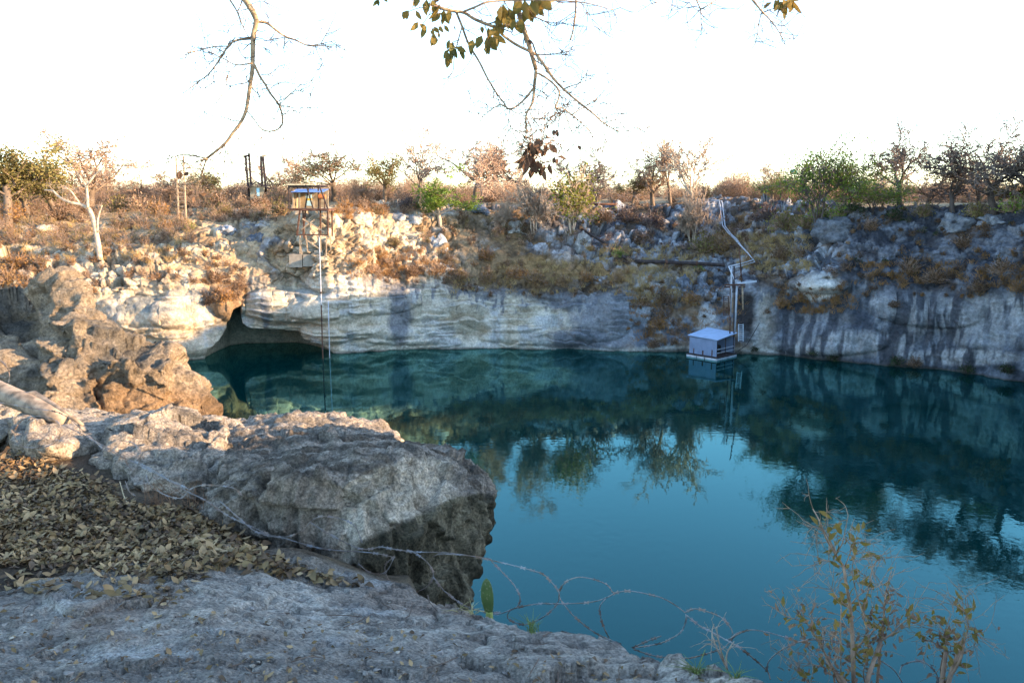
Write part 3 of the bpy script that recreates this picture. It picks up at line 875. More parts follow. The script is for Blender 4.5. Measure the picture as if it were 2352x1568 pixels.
# ------------------------------------------------------------------ plants
M_BARK = flat_mat("bark", (.16, .115, .08), var=.35, scale=6, rnd=.15)
M_BARKP = flat_mat("pale_bark", (.46, .36, .26), var=.3, scale=5)
M_BARKD = flat_mat("dark_bark", (.085, .066, .055), var=.3, scale=5, rnd=.15)
M_TWIG = flat_mat("twig", (.36, .24, .165), var=.3, scale=3, rnd=.2)
M_TWIGD = flat_mat("dark_twig", (.16, .12, .095), var=.3, scale=3, rnd=.2)
M_TWIGP = flat_mat("pale_twig", (.42, .31, .22), var=.3, scale=3, rnd=.15)
def leafm(n, c, v=.35, rnd=.25): return flat_mat(n, c, var=v, scale=1.6, rough=.7, trans=.35, rnd=rnd)
LEAF = {
    "green": leafm("green_leaves", (.165, .235, .035)),
    "dark green": leafm("dark_green_leaves", (.035, .06, .016)),
    "yellow green": leafm("yellow_green_leaves", (.23, .23, .035)),
    "olive": leafm("olive_leaves", (.20, .165, .055)),
    "brown": leafm("brown_leaves", (.155, .088, .042)),
    "orange brown": leafm("orange_leaves", (.34, .175, .055)),
    "ochre": leafm("ochre_leaves", (.29, .175, .07)),
    "purple brown": leafm("purple_leaves", (.105, .07, .062)),
    "tan": leafm("tan_leaves", (.40, .27, .16)),
}

def _unit(v): return v / (np.linalg.norm(v) + 1e-9)

def grow(rng, spec, trunk_dirs=None):
    """recursive branching; returns segments (A, B, ra, rb, level) and tips"""
    out = []; tips = []
    def br(p, d, L, r, lev):
        n = spec["nseg"][min(lev, len(spec["nseg"]) - 1)]
        pts = [p]; rs = [r]; ds = [d]
        taper = spec.get("taper", .45) if lev else spec.get("taper0", .7)
        for i in range(n):
            d = _unit(d + rng.normal(0, spec["wob"][min(lev, len(spec["wob"]) - 1)], 3) + np.array([0, 0, spec["up"][min(lev, len(spec["up"]) - 1)]]))
            p = p + d * L / n
            pts.append(p); ds.append(d); rs.append(r * (1 - (1 - taper) * (i + 1) / n))
        for i in range(n): out.append((pts[i], pts[i + 1], rs[i], rs[i + 1], lev))
        if lev >= spec["lev"]:
            tips.append((pts[-1], ds[-1]))
            return
        k = spec["n"][lev]; k = int(k + rng.integers(0, 2))
        f0 = spec["f0"][min(lev, len(spec["f0"]) - 1)]
        for c in range(k):
            f = 1.0 if c == 0 else f0 + (1 - f0) * rng.random()
            x = f * n; i = min(int(x), n - 1); w = x - i
            q = pts[i] * (1 - w) + pts[i + 1] * w
            rr = (rs[i] * (1 - w) + rs[i + 1] * w)
            a = R_(rng.uniform(*spec["ang"][min(lev, len(spec["ang"]) - 1)])) * (.55 if c == 0 and lev else 1)
            t = _unit(np.cross(ds[i + 1], rng.normal(0, 1, 3)))
            nd_ = _unit(ds[i + 1] * math.cos(a) + t * math.sin(a) * np.array([1, 1, spec.get("flat", 1)]))
            br(q, nd_, L * spec["lr"][min(lev, len(spec["lr"]) - 1)] * rng.uniform(.7, 1.15) * (1.1 - .35 * f * (c > 0)), rr * spec["rr"] * (1 if c == 0 else .85), lev + 1)
    for (p, d, L, r) in (trunk_dirs or [(np.zeros(3), np.array([0, 0, 1.0]), spec["L"], spec["r"])]):
        br(np.array(p, float), _unit(np.array(d, float)), L, r, 0)
    return out, tips

SPEC = {
    "upright": dict(L=.22, r=.014, lev=4, n=[6, 5, 4, 3], f0=[.75, .25, .2, .2], ang=[(12, 45), (18, 45), (20, 50), (25, 60)], lr=[1.35, .55, .55, .6], rr=.55, nseg=[3, 5, 3, 2, 2], wob=[.05, .08, .12, .15, .2], up=[.1, .12, .06, .03, .02]),
    "fuzzy": dict(L=.13, r=.012, lev=4, n=[6, 6, 5, 4], f0=[.5, .15, .15, .15], ang=[(20, 65), (25, 60), (30, 65), (30, 70)], lr=[1.25, .58, .6, .6], rr=.52, nseg=[3, 4, 3, 2, 2], wob=[.08, .12, .15, .2, .25], up=[.05, .06, .03, .02, .0]),
    "dome": dict(L=.16, r=.013, lev=4, n=[7, 6, 5, 4], f0=[.6, .3, .2, .15], ang=[(35, 75), (25, 60), (30, 65), (30, 70)], lr=[1.3, .55, .58, .6], rr=.5, nseg=[3, 4, 3, 2, 2], wob=[.08, .12, .15, .2, .25], up=[.05, .07, .04, .02, .0]),
    "spread": dict(L=.22, r=.017, lev=5, n=[5, 5, 4, 4, 3], f0=[.7, .3, .25, .2], ang=[(35, 75), (25, 65), (30, 70), (30, 70)], lr=[1.5, .62, .58, .6], rr=.6, nseg=[3, 6, 5, 3, 2, 2], wob=[.1, .22, .25, .28, .3], up=[.05, .10, .05, .02, 0], flat=.8),
    "leafy": dict(L=.18, r=.014, lev=3, n=[6, 5, 4], f0=[.5, .3, .2], ang=[(25, 70), (25, 60), (30, 70)], lr=[1.1, .55, .55], rr=.55, nseg=[3, 4, 3, 2], wob=[.1, .15, .2, .2], up=[.05, .06, .03, .0]),
}

def tree_proto(kind, seed, bark, twig, leaf=None, nl=0, ls=.03, stems=1, thick=1.0, clump=.06, wide=1.0):
    rng = np.random.default_rng(seed)
    sp = SPEC[kind]
    td = None
    if stems > 1:
        td = []
        for i in range(stems):
            a = rng.uniform(0, 6.28); s = rng.uniform(.1, .4)
            td.append((np.array([math.cos(a), math.sin(a), 0]) * .02, (math.cos(a) * s, math.sin(a) * s, 1), sp["L"] * rng.uniform(1.1, 1.7), sp["r"] * .5))
    segs, tips = grow(rng, sp, td)
    Aa = np.array([s[0] for s in segs]); Bb = np.array([s[1] for s in segs])
    ra = np.array([s[2] for s in segs]); rb = np.array([s[3] for s in segs]); lv = np.array([s[4] for s in segs])
    h = max(np.percentile(Bb[lv == lv.max(), 2], 94), .1)
    w = np.percentile(np.hypot(Bb[:, 0], Bb[:, 1]), 96)
    Aa /= h; Bb /= h
    sc = np.array([wide * .5 * h / max(w, .05)] * 2 + [1.0]); Aa = Aa * sc; Bb = Bb * sc
    ra = np.maximum(ra / h * thick, .0044); rb = np.maximum(rb / h * thick, .0032)
    t = MB(); k = lv <= 1
    t.segs(Aa[k], Bb[k], ra[k], rb[k], 5)
    c = MB(); k = lv >= 2
    c.segs(Aa[k], Bb[k], ra[k], rb[k], 3)
    if leaf:
        T = np.array([q[0] for q in tips]) / h * sc
        idx = rng.integers(0, len(T), nl)
        C = T[idx] + rng.normal(0, clump, (nl, 3)) * np.array([1, 1, .7])
        D = rng.normal(0, 1, (nl, 3)); N = rng.normal(0, 1, (nl, 3)) + np.array([0, 0, .8])
        c.leaves(C, D, N, rng.uniform(.7, 1.3, nl) * ls, rng.uniform(.45, .7, nl) * ls, m=1)
    return t.mesh(kind + "_trunk", [bark]), c.mesh(kind + "_crown", [twig] + ([LEAF[leaf]] if leaf else []))

PROTO = {
    "upright": [tree_proto("upright", 3, M_BARK, M_TWIG, wide=.85), tree_proto("upright", 4, M_BARK, M_TWIG, wide=.9)],
    "fuzzy": [tree_proto("fuzzy", s, M_BARK, M_TWIG, "tan", 420, .022, wide=1.1) for s in (11, 12)],
    "dome": [tree_proto("dome", s, M_BARK, M_TWIG, "olive", 1800, .03, wide=1.5) for s in (21,)],
    "gnarled": [tree_proto("spread", s, M_BARKD, M_TWIGD, thick=1.2, wide=1.35) for s in (31, 32, 35)],
    "spread": [tree_proto("spread", s, M_BARK, M_TWIG, thick=1.15, wide=1.5) for s in (41, 42)],
    "pale": [tree_proto("fuzzy", 51, M_BARKP, M_TWIGP, thick=1.2, wide=.95), tree_proto("upright", 52, M_BARKP, M_TWIGP, thick=1.0, wide=.9)],
    "multi": [tree_proto("fuzzy", 55, M_BARKP, M_TWIGP, stems=4, wide=.8)],
    "yellow": [tree_proto("leafy", 57, M_BARKP, M_TWIGP, "yellow green", 1500, .05, stems=5, clump=.06, wide=.65)],
    "olive": [tree_proto("leafy", s, M_BARK, M_TWIG, "olive", 3200, .035, clump=.06, wide=1.1) for s in (61, 62)],
    "green": [tree_proto("leafy", s, M_BARKD, M_TWIGD, "green", 3000, .036, stems=4, clump=.075, wide=1.35) for s in (71, 72, 73)],
    "bright": [tree_proto("leafy", 75, M_BARKP, M_TWIG, "green", 4200, .04, clump=.05, wide=1.0)],
}
def place_tree(kind, i, base, H, W, rz, label, group=None):
    tm, cm = PROTO[kind][i % len(PROTO[kind])]
    e = empty("tree", base, label, "tree", group)
    e.rotation_euler = (0, 0, rz); e.scale = (W, W, H)
    link("trunk", tm, e); link("crown", cm, e)
    return e
_tr = random.Random(5)
def tree_at(kind, i, x, yb, yt, R, label, wf=1.0, onwall=False, group="bush trees along the far rim"):
    b = hit(x, yb) if onwall else ground_px(x, R)
    rr = math.hypot(b[0], b[1])
    az, sl = azsl(x, yt)
    H = 13 + sl * rr - b[2] + .15
    b = b.copy(); b[2] -= .15
    place_tree(kind, i, b, H, H * wf * 1.4, _tr.uniform(0, 6.28), label, group)
for a in [
    ("olive", 0, 12, 0, 342, 90, "tall olive leafed tree cut by the left edge of the far rim", 1.0),
    ("olive", 1, 62, 0, 380, 92, "lower olive tree beside the tall one at the left end", 1.0),
    ("fuzzy", 0, 203, 0, 322, 104, "big round bare tree rising behind the forked white trunk", 1.05),
    ("olive", 0, 125, 0, 380, 96, "yellowish olive tree left of the big round bare tree", 1.1),
    ("fuzzy", 1, 318, 0, 408, 108, "low bare bush tree between the big round tree and the ladder mast", 1.5),
    ("fuzzy", 0, 388, 0, 400, 104, "bare brown tree just left of the ladder mast", 1.1),
    ("olive", 1, 486, 0, 394, 104, "rounded olive tree right of the ladder mast", .95),
    ("fuzzy", 1, 636, 0, 376, 112, "bare brown tree just right of the tall dark poles", 1.2),
    ("upright", 0, 682, 0, 354, 116, "pointed bare tree top above the pump tower", .8),
    ("dome", 0, 766, 0, 354, 104, "wide dome shaped brown tree behind the pump tower", 1.2),
    ("fuzzy", 0, 830, 0, 412, 100, "low bare tree at the right foot of the dome shaped tree", 1.3),
    ("olive", 0, 884, 0, 370, 90, "thin olive tree left of the tall upright bare tree", .8),
    ("upright", 1, 962, 0, 318, 92, "tall upright bare tree with fan of branches", .9),
    ("spread", 0, 1092, 0, 330, 90, "wide bare tree with level limbs left of the thick trunked tree", .95),
    ("spread", 1, 1200, 0, 302, 93, "largest spreading bare tree behind the hanging dead leaves", .9),
    ("gnarled", 0, 1322, 0, 366, 92, "low dark limbed bare tree right of the hanging dead leaves", 1.1),
    ("fuzzy", 1, 1370, 0, 396, 100, "small bare tree at the edge of the bright gap in the skyline", 1.0),
    ("olive", 1, 1452, 0, 404, 98, "low olive tree right of the bright gap in the skyline", 1.1),
    ("fuzzy", 0, 1500, 0, 362, 96, "brown bare tree left of the white limbed tree", .95),
    ("pale", 1, 1590, 0, 322, 91, "pale white limbed bare tree above the boulder gully", .95),
    ("upright", 0, 1540, 0, 322, 95, "tall bare tree behind the white limbed tree", .9),
    ("fuzzy", 1, 1672, 0, 406, 104, "low bare tree above the top of the white pipes", 1.3),
    ("fuzzy", 0, 1772, 0, 384, 100, "pinkish bare tree behind the flat green tree", 1.0),
    ("green", 0, 1790, 0, 404, 90, "flat topped green tree in front of the water tank", .95),
    ("green", 1, 1886, 0, 352, 78, "tallest green tree with a lopsided top on the right rim", .6),
    ("green", 2, 1945, 0, 378, 79, "broad green tree right of the lopsided one", .7),
    ("green", 0, 2010, 0, 424, 78, "low green tree at the right foot of the broad one", 1.4),
    ("gnarled", 0, 2068, 0, 326, 82, "open dark bare tree with wide forked limbs above the right cliff", 1.0),
    ("gnarled", 1, 2190, 0, 346, 78, "tangled dark bare tree between two open ones on the right rim", 1.0),
    ("gnarled", 2, 2285, 0, 324, 77, "tall dark bare tree near the right end of the rim", .95),
    ("gnarled", 0, 2375, 0, 318, 75, "dark bare tree cut by the right edge", 1.0),
    ("fuzzy", 1, 2130, 0, 402, 86, "hazy brown tree low behind the open dark tree", 1.3),
    ("fuzzy", 0, 2250, 0, 392, 88, "hazy brown tree low behind the tall dark tree", 1.3),
    ("olive", 0, 2335, 0, 425, 80, "olive tree low at the right end of the rim", 1.3),
]:
    tree_at(*a[:7], wf=a[7])
tree_at("multi", 0, 1222, 535, 424, 0, "bare pale tree with several thin stems on the rock shelf", .95, True)
tree_at("yellow", 0, 1316, 530, 414, 0, "thin yellow green tree with several pale stems on the shelf", .95, True)
tree_at("bright", 0, 1012, 512, 426, 0, "bright green leafy small tree on the grey rocks", 1.1, True)
tree_at("multi", 0, 1160, 520, 470, 0, "small pale dead tree between bright green tree and stemmed tree", .9, True)
tree_at("multi", 0, 1590, 560, 455, 0, "leafless grey sapling below the white limbed tree", .7, True)

def merged_scrub(name, items, twig, leafs, label, seed, kind="stuff"):
    """many low plants one cannot count, one object"""
    rng = np.random.default_rng(seed)
    m = MB()
    for (b, h, w, li, nt, nl, ls) in items:
        a = rng.uniform(0, 6.28, nt); e = rng.uniform(.15, 1.5, nt)
        D = np.stack([np.cos(a) * np.cos(e) * w, np.sin(a) * np.cos(e) * w, np.sin(e) * h], 1) * rng.uniform(.6, 1.0, nt)[:, None]
        M_ = b + D * .5 + rng.normal(0, .06, (nt, 3)) * h
        B0 = b + rng.normal(0, .08, (nt, 3)) * w * np.array([1, 1, 0])
        m.segs(B0, M_, .012, .010, 3); m.segs(M_, b + D, .010, .006, 3)
        if nl:
            k = rng.integers(0, nt, nl)
            C = b + D[k] * rng.uniform(.35, 1.05, nl)[:, None] + rng.normal(0, .10, (nl, 3)) * h
            m.leaves(C, rng.normal(0, 1, (nl, 3)) + np.array([0, 0, .4]), rng.normal(0, 1, (nl, 3)) + np.array([0, 0, .6]), rng.uniform(.6, 1.4, nl) * ls, rng.uniform(.3, .6, nl) * ls, m=1 + li)
    o = link(name, m.mesh(name, [twig] + [LEAF[k] for k in leafs]))
    return tag(o, label, "scrub", kind=kind)

_rs = np.random.default_rng(77)
# far scrub band that reads as one mass behind the rim
it = []
for i in range(600):
    x = _rs.uniform(-60, 2420); R = _rs.uniform(98, 150)
    b = ground_px(x, R); h = _rs.uniform(1.2, 3.0) * (1.4 if x < 900 else 1.15) * (.75 + .9 * max(0, math.sin(x * .021) * math.sin(x * .0137 + 1) + .35 * math.sin(x * .06)))
    it.append((b, h, h * _rs.uniform(.7, 1.2), int(_rs.choice([0, 1, 2], p=[.5, .2, .3])), 100, 120, .22))
merged_scrub("far_scrub", it, M_TWIG, ["tan", "olive", "brown"], "hazy brown bush growing thick behind the far rim", 401)
# low scrub on the slopes
def region_scrub(name, regs, leafs, label, seed, twig=M_TWIG):
    it = []
    for (x0, x1, y0, y1, n, hmin, hmax, li) in regs:
        for i in range(n):
            b = hit(_rs.uniform(x0, x1), _rs.uniform(y0, y1))
            h = _rs.uniform(hmin, hmax)
            it.append((b - np.array([0, 0, .1]), h, h * _rs.uniform(.6, 1.1), int(_rs.choice(li)), 34, 70, .13))
    merged_scrub(name, it, twig, leafs, label, seed)
region_scrub("slope_scrub", [
    (-20, 440, 470, 560, 150, .6, 1.6, [0, 1, 1, 2, 3]), (-20, 520, 560, 650, 55, .3, .8, [0, 2, 2, 3]), (0, 220, 590, 690, 40, .5, 1.1, [0, 2, 2]), (420, 660, 455, 505, 60, .6, 1.4, [0, 1, 3]), (470, 560, 590, 700, 36, .4, .8, [2, 0, 3]),
    (760, 960, 465, 490, 40, .5, 1.2, [2, 2, 0, 3]), (850, 1060, 590, 650, 40, .3, .8, [0, 0, 2, 3]), (960, 1360, 490, 560, 55, .3, .9, [0, 3, 1])],
    ["tan", "olive", "orange brown", "brown"], "dry scrub matting the sunny left slope", 411)
region_scrub("gully_scrub", [
    (1040, 1450, 600, 680, 70, .25, .65, [0, 0, 1, 2, 2]), (1340, 1740, 465, 600, 80, .3, 1.0, [2, 3, 3, 1]), (1440, 1680, 600, 770, 50, .25, .6, [0, 1, 2, 2]), (1690, 1960, 470, 640, 50, .3, .9, [0, 2, 3]),
    (1480, 1560, 690, 790, 26, .4, .8, [1, 2]), (1760, 1950, 650, 720, 36, .3, .7, [0, 1, 2])],
    ["ochre", "orange brown", "brown", "purple brown"], "ochre and brown dry scrub in the shaded gully", 421)
region_scrub("cliff_scrub", [
    (1940, 2360, 470, 640, 80, .3, .8, [0, 0, 1, 2]), (1960, 2360, 600, 680, 45, .25, .6, [0, 2, 2])],
    ["brown", "dark green", "orange brown"], "dark scrub clinging to the shaded right cliff", 431, M_TWIGD)

# dry grass tufts
def grass(name, regs, mats, label, seed, hm=.5):
    rng = np.random.default_rng(seed); m = MB()
    for (x0, x1, y0, y1, n, mi) in regs:
        for i in range(n):
            b = hit(rng.uniform(x0, x1), rng.uniform(y0, y1))
            k = 16
            D = np.stack([rng.normal(0, .45, k), rng.normal(0, .45, k), np.ones(k)], 1) * rng.uniform(.5, 1, k)[:, None] * hm
            B0 = b + rng.normal(0, .18, (k, 3)) * np.array([1, 1, .2])
            m.segs(B0, B0 + D * .6, .016, .012, 3, m=mi)
            m.segs(B0 + D * .6, B0 + D + np.stack([D[:, 0], D[:, 1], -.2 * np.ones(k)], 1) * .3, .012, .004, 3, m=mi)
    return tag(link(name, m.mesh(name, mats)), label, "grass", kind="stuff")
M_GRASS = flat_mat("dry_grass", (.40, .27, .11), var=.3, scale=1.5)
M_GRASSO = flat_mat("rust_grass", (.30, .155, .055), var=.3, scale=1.5)
grass("dry_grass", [(1040, 1460, 600, 675, 80, 0), (1440, 1600, 610, 700, 110, 0), (1690, 1860, 540, 620, 130, 0), (1450, 1700, 660, 780, 90, 1), (0, 440, 500, 600, 150, 0), (800, 1050, 570, 640, 80, 1),
                    (1840, 1960, 680, 720, 40, 1), (760, 880, 470, 500, 50, 1), (1340, 1640, 560, 610, 90, 0), (1960, 2340, 600, 660, 60, 1)], [M_GRASS, M_GRASSO], "dry straw coloured grass tufts on the slopes", 441)

# single shrubs one can tell apart
def shrub_proto(seed, leaf, twig, nt=150, nl=420, ls=.16, tall=1.0):
    rng = np.random.default_rng(seed); m = MB()
    a = rng.uniform(0, 6.28, nt); e = np.arcsin(rng.uniform(.05, 1, nt))
    lob = 1 + .3 * np.sin(a * 3 + seed) * np.cos(e * 2)
    D = np.stack([np.cos(a) * np.cos(e), np.sin(a) * np.cos(e), np.sin(e) * tall], 1) * (rng.uniform(.7, 1.0, nt) * lob)[:, None]
    B0 = rng.normal(0, .06, (nt, 3)) * np.array([1, 1, 0])
    M_ = D * .5 + rng.normal(0, .08, (nt, 3))
    m.segs(B0, M_, .016, .012, 3); m.segs(M_, D, .012, .006, 3)
    k = rng.integers(0, nt, nl)
    C = D[k] * rng.uniform(.45, 1.05, nl)[:, None] + rng.normal(0, .09, (nl, 3))
    m.leaves(C, rng.normal(0, 1, (nl, 3)), rng.normal(0, 1, (nl, 3)) + np.array([0, 0, .7]), rng.uniform(.6, 1.3, nl) * ls, rng.uniform(.35, .65, nl) * ls, m=1)
    return m.mesh("shrub", [twig, LEAF[leaf]])
SHR = {c: [shrub_proto(500 + 10 * i + j, c, M_TWIGD if c in ("dark green", "purple brown") else M_TWIG) for j in range(2)] for i, c in enumerate(LEAF)}
ORD = ["first", "second", "third", "fourth", "fifth", "sixth", "seventh", "eighth", "ninth", "tenth"]
def shrubs(place, group, lst):
    byc = {}
    for (x, y, w, c) in lst: byc.setdefault(c, []).append((x, y, w))
    for c, L in byc.items():
        L.sort()
        for i, (x, y, w) in enumerate(L):
            b = hit(x, y); rr = math.hypot(b[0], b[1])
            o = link("shrub", SHR[c][i % 2])
            r = w * .5 * rr / FPX
            o.location = b - np.array([0, 0, .15 * r]); o.scale = (r, r, r * _tr.uniform(.95, 1.3)); o.rotation_euler = (0, 0, _tr.uniform(0, 6.28))
            lab = f"{c} shrub {place}" if len(L) == 1 else f"{ORD[i]} {c} shrub from the left {place}"
            tag(o, lab, "shrub", group)
shrubs("left of the forked white trunk", "shrubs on the sunny slope", [(20, 500, 70, "orange brown"), (75, 488, 60, "tan"), (130, 500, 66, "brown"), (180, 505, 50, "tan"), (40, 610, 70, "orange brown"), (15, 640, 70, "ochre"), (60, 660, 60, "orange brown"), (140, 640, 50, "brown")])
shrubs("between white trunk and ladder mast", "shrubs on the sunny slope", [(270, 480, 70, "olive"), (320, 478, 70, "tan"), (360, 490, 60, "orange brown"), (300, 520, 46, "tan"), (380, 520, 40, "orange brown"), (290, 450, 60, "olive")])
shrubs("between ladder mast and pump tower", "shrubs on the sunny slope", [(450, 470, 56, "brown"), (500, 470, 64, "brown"), (550, 475, 60, "tan"), (600, 480, 60, "brown"), (640, 485, 56, "olive"), (434, 522, 30, "green"), (520, 480, 40, "olive")])
shrubs("hanging over the cave mouth", "shrubs hanging on the wall", [(500, 640, 46, "brown"), (515, 680, 56, "orange brown"), (548, 655, 44, "brown"), (480, 690, 40, "brown")])
shrubs("between pump tower and bright green tree", "shrubs on the rim rocks", [(790, 478, 50, "orange brown"), (830, 470, 56, "brown"), (868, 484, 34, "olive"), (905, 555, 40, "olive"), (930, 470, 50, "purple brown")])
shrubs("on the ledge above the pale bulging wall", "shrubs on the wall ledge", [(860, 618, 44, "tan"), (905, 632, 46, "brown"), (945, 625, 50, "brown"), (1000, 620, 50, "tan"), (1060, 635, 56, "ochre"), (1115, 590, 50, "orange brown"), (1120, 640, 56, "ochre"), (1180, 630, 56, "orange brown"), (1230, 640, 60, "ochre"), (1290, 650, 50, "ochre"), (1350, 640, 46, "orange brown"), (1420, 640, 46, "ochre")])
shrubs("in the gully left of the white pipes", "shrubs in the gully", [(1390, 500, 60, "brown"), (1440, 500, 66, "purple brown"), (1500, 510, 70, "purple brown"), (1420, 580, 40, "green"), (1605, 615, 30, "green"), (1620, 565, 80, "olive"), (1655, 570, 70, "ochre"), (1580, 540, 50, "brown"), (1470, 550, 50, "brown")])
shrubs("on the wall around the floating shed", "shrubs hanging on the wall", [(1480, 700, 50, "brown"), (1510, 745, 56, "orange brown"), (1530, 690, 50, "brown"), (1590, 690, 50, "orange brown"), (1500, 790, 40, "brown"), (1840, 690, 44, "orange brown"), (1800, 700, 40, "orange brown")])
shrubs("on the slope right of the white pipes", "shrubs in the gully", [(1760, 500, 70, "purple brown"), (1800, 520, 80, "olive"), (1850, 520, 70, "olive"), (1720, 600, 40, "ochre"), (1790, 590, 50, "brown"), (1880, 500, 60, "green"), (1930, 500, 60, "green"), (1960, 480, 50, "dark green")])
shrubs("on the shaded right cliff", "shrubs on the right cliff", [(2060, 500, 50, "dark green"), (2000, 520, 46, "brown"), (2120, 490, 60, "olive"), (2240, 490, 60, "olive"), (2330, 478, 70, "green"), (2210, 560, 46, "brown"), (2090, 620, 60, "brown"), (2150, 640, 60, "brown"), (2300, 620, 60, "brown"), (2250, 660, 50, "brown"), (2340, 660, 50, "orange brown"), (2050, 700, 30, "brown")])
shrubs("at the waterline under the right cliff", "shrubs along the waterline", [(1870, 816, 30, "dark green"), (1915, 822, 36, "dark green"), (2060, 830, 40, "dark green"), (2100, 832, 44, "brown"), (2220, 846, 40, "dark green"), (2310, 850, 40, "dark green"), (1735, 800, 24, "dark green")])

# the forked white tree of the left slope
def crop_pts(L, ox, oy, k): return [(ox + a * k, oy + b * k) for a, b in L]
def traced(mb, L, Y, r0, r1, sides=6, m=0, jit=0, rng=None, sub=4):
    """smooth tube through pixel points at depth Y (number or function of x, y)"""
    L = np.array(L, float)
    n = len(L)
    Yv = np.array([Y(a, b) if callable(Y) else Y for a, b in L], float)
    if jit: Yv = Yv + np.cumsum(rng.normal(0, jit, n))
    Pn = np.array([P(a, b, c) for (a, b), c in zip(L, Yv)])
    # catmull-rom
    Q = []
    Pe = np.concatenate([[2 * Pn[0] - Pn[1]], Pn, [2 * Pn[-1] - Pn[-2]]])
    for i in range(n - 1):
        for s in np.arange(sub) / sub:
            a, b, c, d_ = Pe[i:i + 4]
            Q.append(.5 * (2 * b + (c - a) * s + (2 * a - 5 * b + 4 * c - d_) * s * s + (3 * b - a - 3 * c + d_) * s ** 3))
    Q.append(Pn[-1]); Q = np.array(Q)
    rad = np.linspace(r0, r1, len(Q))
    mb.tube(Q, rad, sides, m=m)
    return Q
def twiglets(mb, Q, rng, n, L, r, m=0, spread=1.0, depth=2):
    if depth == 0 or n < 1: return
    for _ in range(n):
        i = rng.integers(1, len(Q)); p0 = Q[i]
        t = _unit(Q[i] - Q[i - 1])
        d_ = _unit(t * .6 + rng.normal(0, .8, 3) * spread)
        k = 4; pts = [p0]
        for j in range(k):
            d_ = _unit(d_ + rng.normal(0, .25, 3)); pts.append(pts[-1] + d_ * L / k * rng.uniform(.6, 1.3))
        pts = np.array(pts)
        mb.segs(pts[:-1], pts[1:], np.linspace(r, r * .6, k), np.linspace(r * .85, r * .45, k), 3, m=m)
        twiglets(mb, pts, rng, n // 6 + 1, L * .5, r * .75, m, spread, depth - 1)
rg = np.random.default_rng(9)
wt = hit(228, 581); Yw = wt[1] - .3
tw = empty("tree", wt, "forked white trunked leafless tree leaning on the sunny left slope", "tree")
mt, mc = MB(), MB()
K1 = (0, 272.3, .3907)
W1 = [[(588, 830), (585, 790), (570, 700), (550, 600), (530, 545), (515, 525)], [(515, 525), (470, 505), (420, 495), (370, 475), (330, 445), (310, 425), (262, 420)],
      [(475, 505), (440, 460), (420, 430), (380, 400)], [(515, 525), (515, 470), (510, 400), (530, 370), (560, 330), (610, 300)], [(510, 400), (480, 355), (450, 310)], [(574, 670), (575, 590), (600, 510)], [(583, 780), (560, 860), (565, 900)], [(590, 800), (610, 860), (640, 900)]]
for k, L in enumerate(W1):
    r0, r1 = [(.24, .16), (.15, .05), (.08, .04), (.13, .05), (.09, .04), (.10, .05), (.10, .03), (.1, .03)][k]
    Q = traced(mt, crop_pts(L, *K1), Yw, r0, r1, 7, jit=.15 if k else 0, rng=rg)
    if 0 < k < 6: twiglets(mc, Q, rg, 12, .9, .02, 0, .8)
for mbx, nm, mt_ in ((mt, "trunk", M_BARKP), (mc, "crown", M_TWIGP)):
    o = link(nm, mbx.mesh(nm, [mt_]), tw); o.matrix_parent_inverse = Matrix.Translation(-Vector(wt))
# ------------------------------------------------------------------ built things across the water
M_RUST = flat_mat("rusty_steel", (.11, .055, .035), var=.5, scale=4, rough=.8, metal=.2)
M_RUSTD = flat_mat("dark_steel", (.05, .036, .032), var=.4, scale=4, rough=.75)
M_GALV = flat_mat("galvanised_steel", (.50, .52, .55), var=.15, scale=5, rough=.5, metal=.4)
M_WPIPE = flat_mat("white_pipe", (.40, .41, .43), var=.12, scale=4, rough=.55)
M_WOOD = flat_mat("old_wood", (.38, .27, .17), var=.35, scale=6)
M_PALEWOOD = flat_mat("pale_boards", (.48, .39, .25), var=.2, scale=6)
M_BLUEROOF = flat_mat("blue_roof_sheet", (.14, .23, .46), var=.15, scale=3, rough=.45)
M_HUTW = flat_mat("hut_wall", (.33, .255, .165), var=.25, scale=3)
M_DARK = flat_mat("dark_inside", (.02, .018, .016), var=.2)
M_CREAM = flat_mat("cream_paint", (.74, .66, .44), var=.12, scale=4)
M_LBLUE = flat_mat("pale_blue_paint", (.45, .68, .74), var=.1, scale=4)
M_YEL = flat_mat("yellow_paint", (.75, .50, .05), var=.12, scale=4)
M_ORANGE = flat_mat("orange_drum", (.50, .17, .06), var=.25, scale=4, rough=.6)
M_GREENP = flat_mat("green_plastic", (.0, .22, .14), var=.15, scale=2, rough=.5)
M_CONC = flat_mat("pale_concrete", (.31, .265, .205), var=.2, scale=3)
M_SHED = flat_mat("shed_sheet", (.22, .27, .36), var=.10, scale=2, rough=.5)
M_SHEDR = flat_mat("shed_roof", (.36, .46, .60), var=.08, scale=2, rough=.45)

def part(name, mb, mat, e, label=None):
    o = link(name, mb.mesh(name, mat if isinstance(mat, list) else [mat], smooth=False), e)
    o.matrix_parent_inverse = Matrix.Translation(-e.location)
    if label: o["label"] = label
    return o

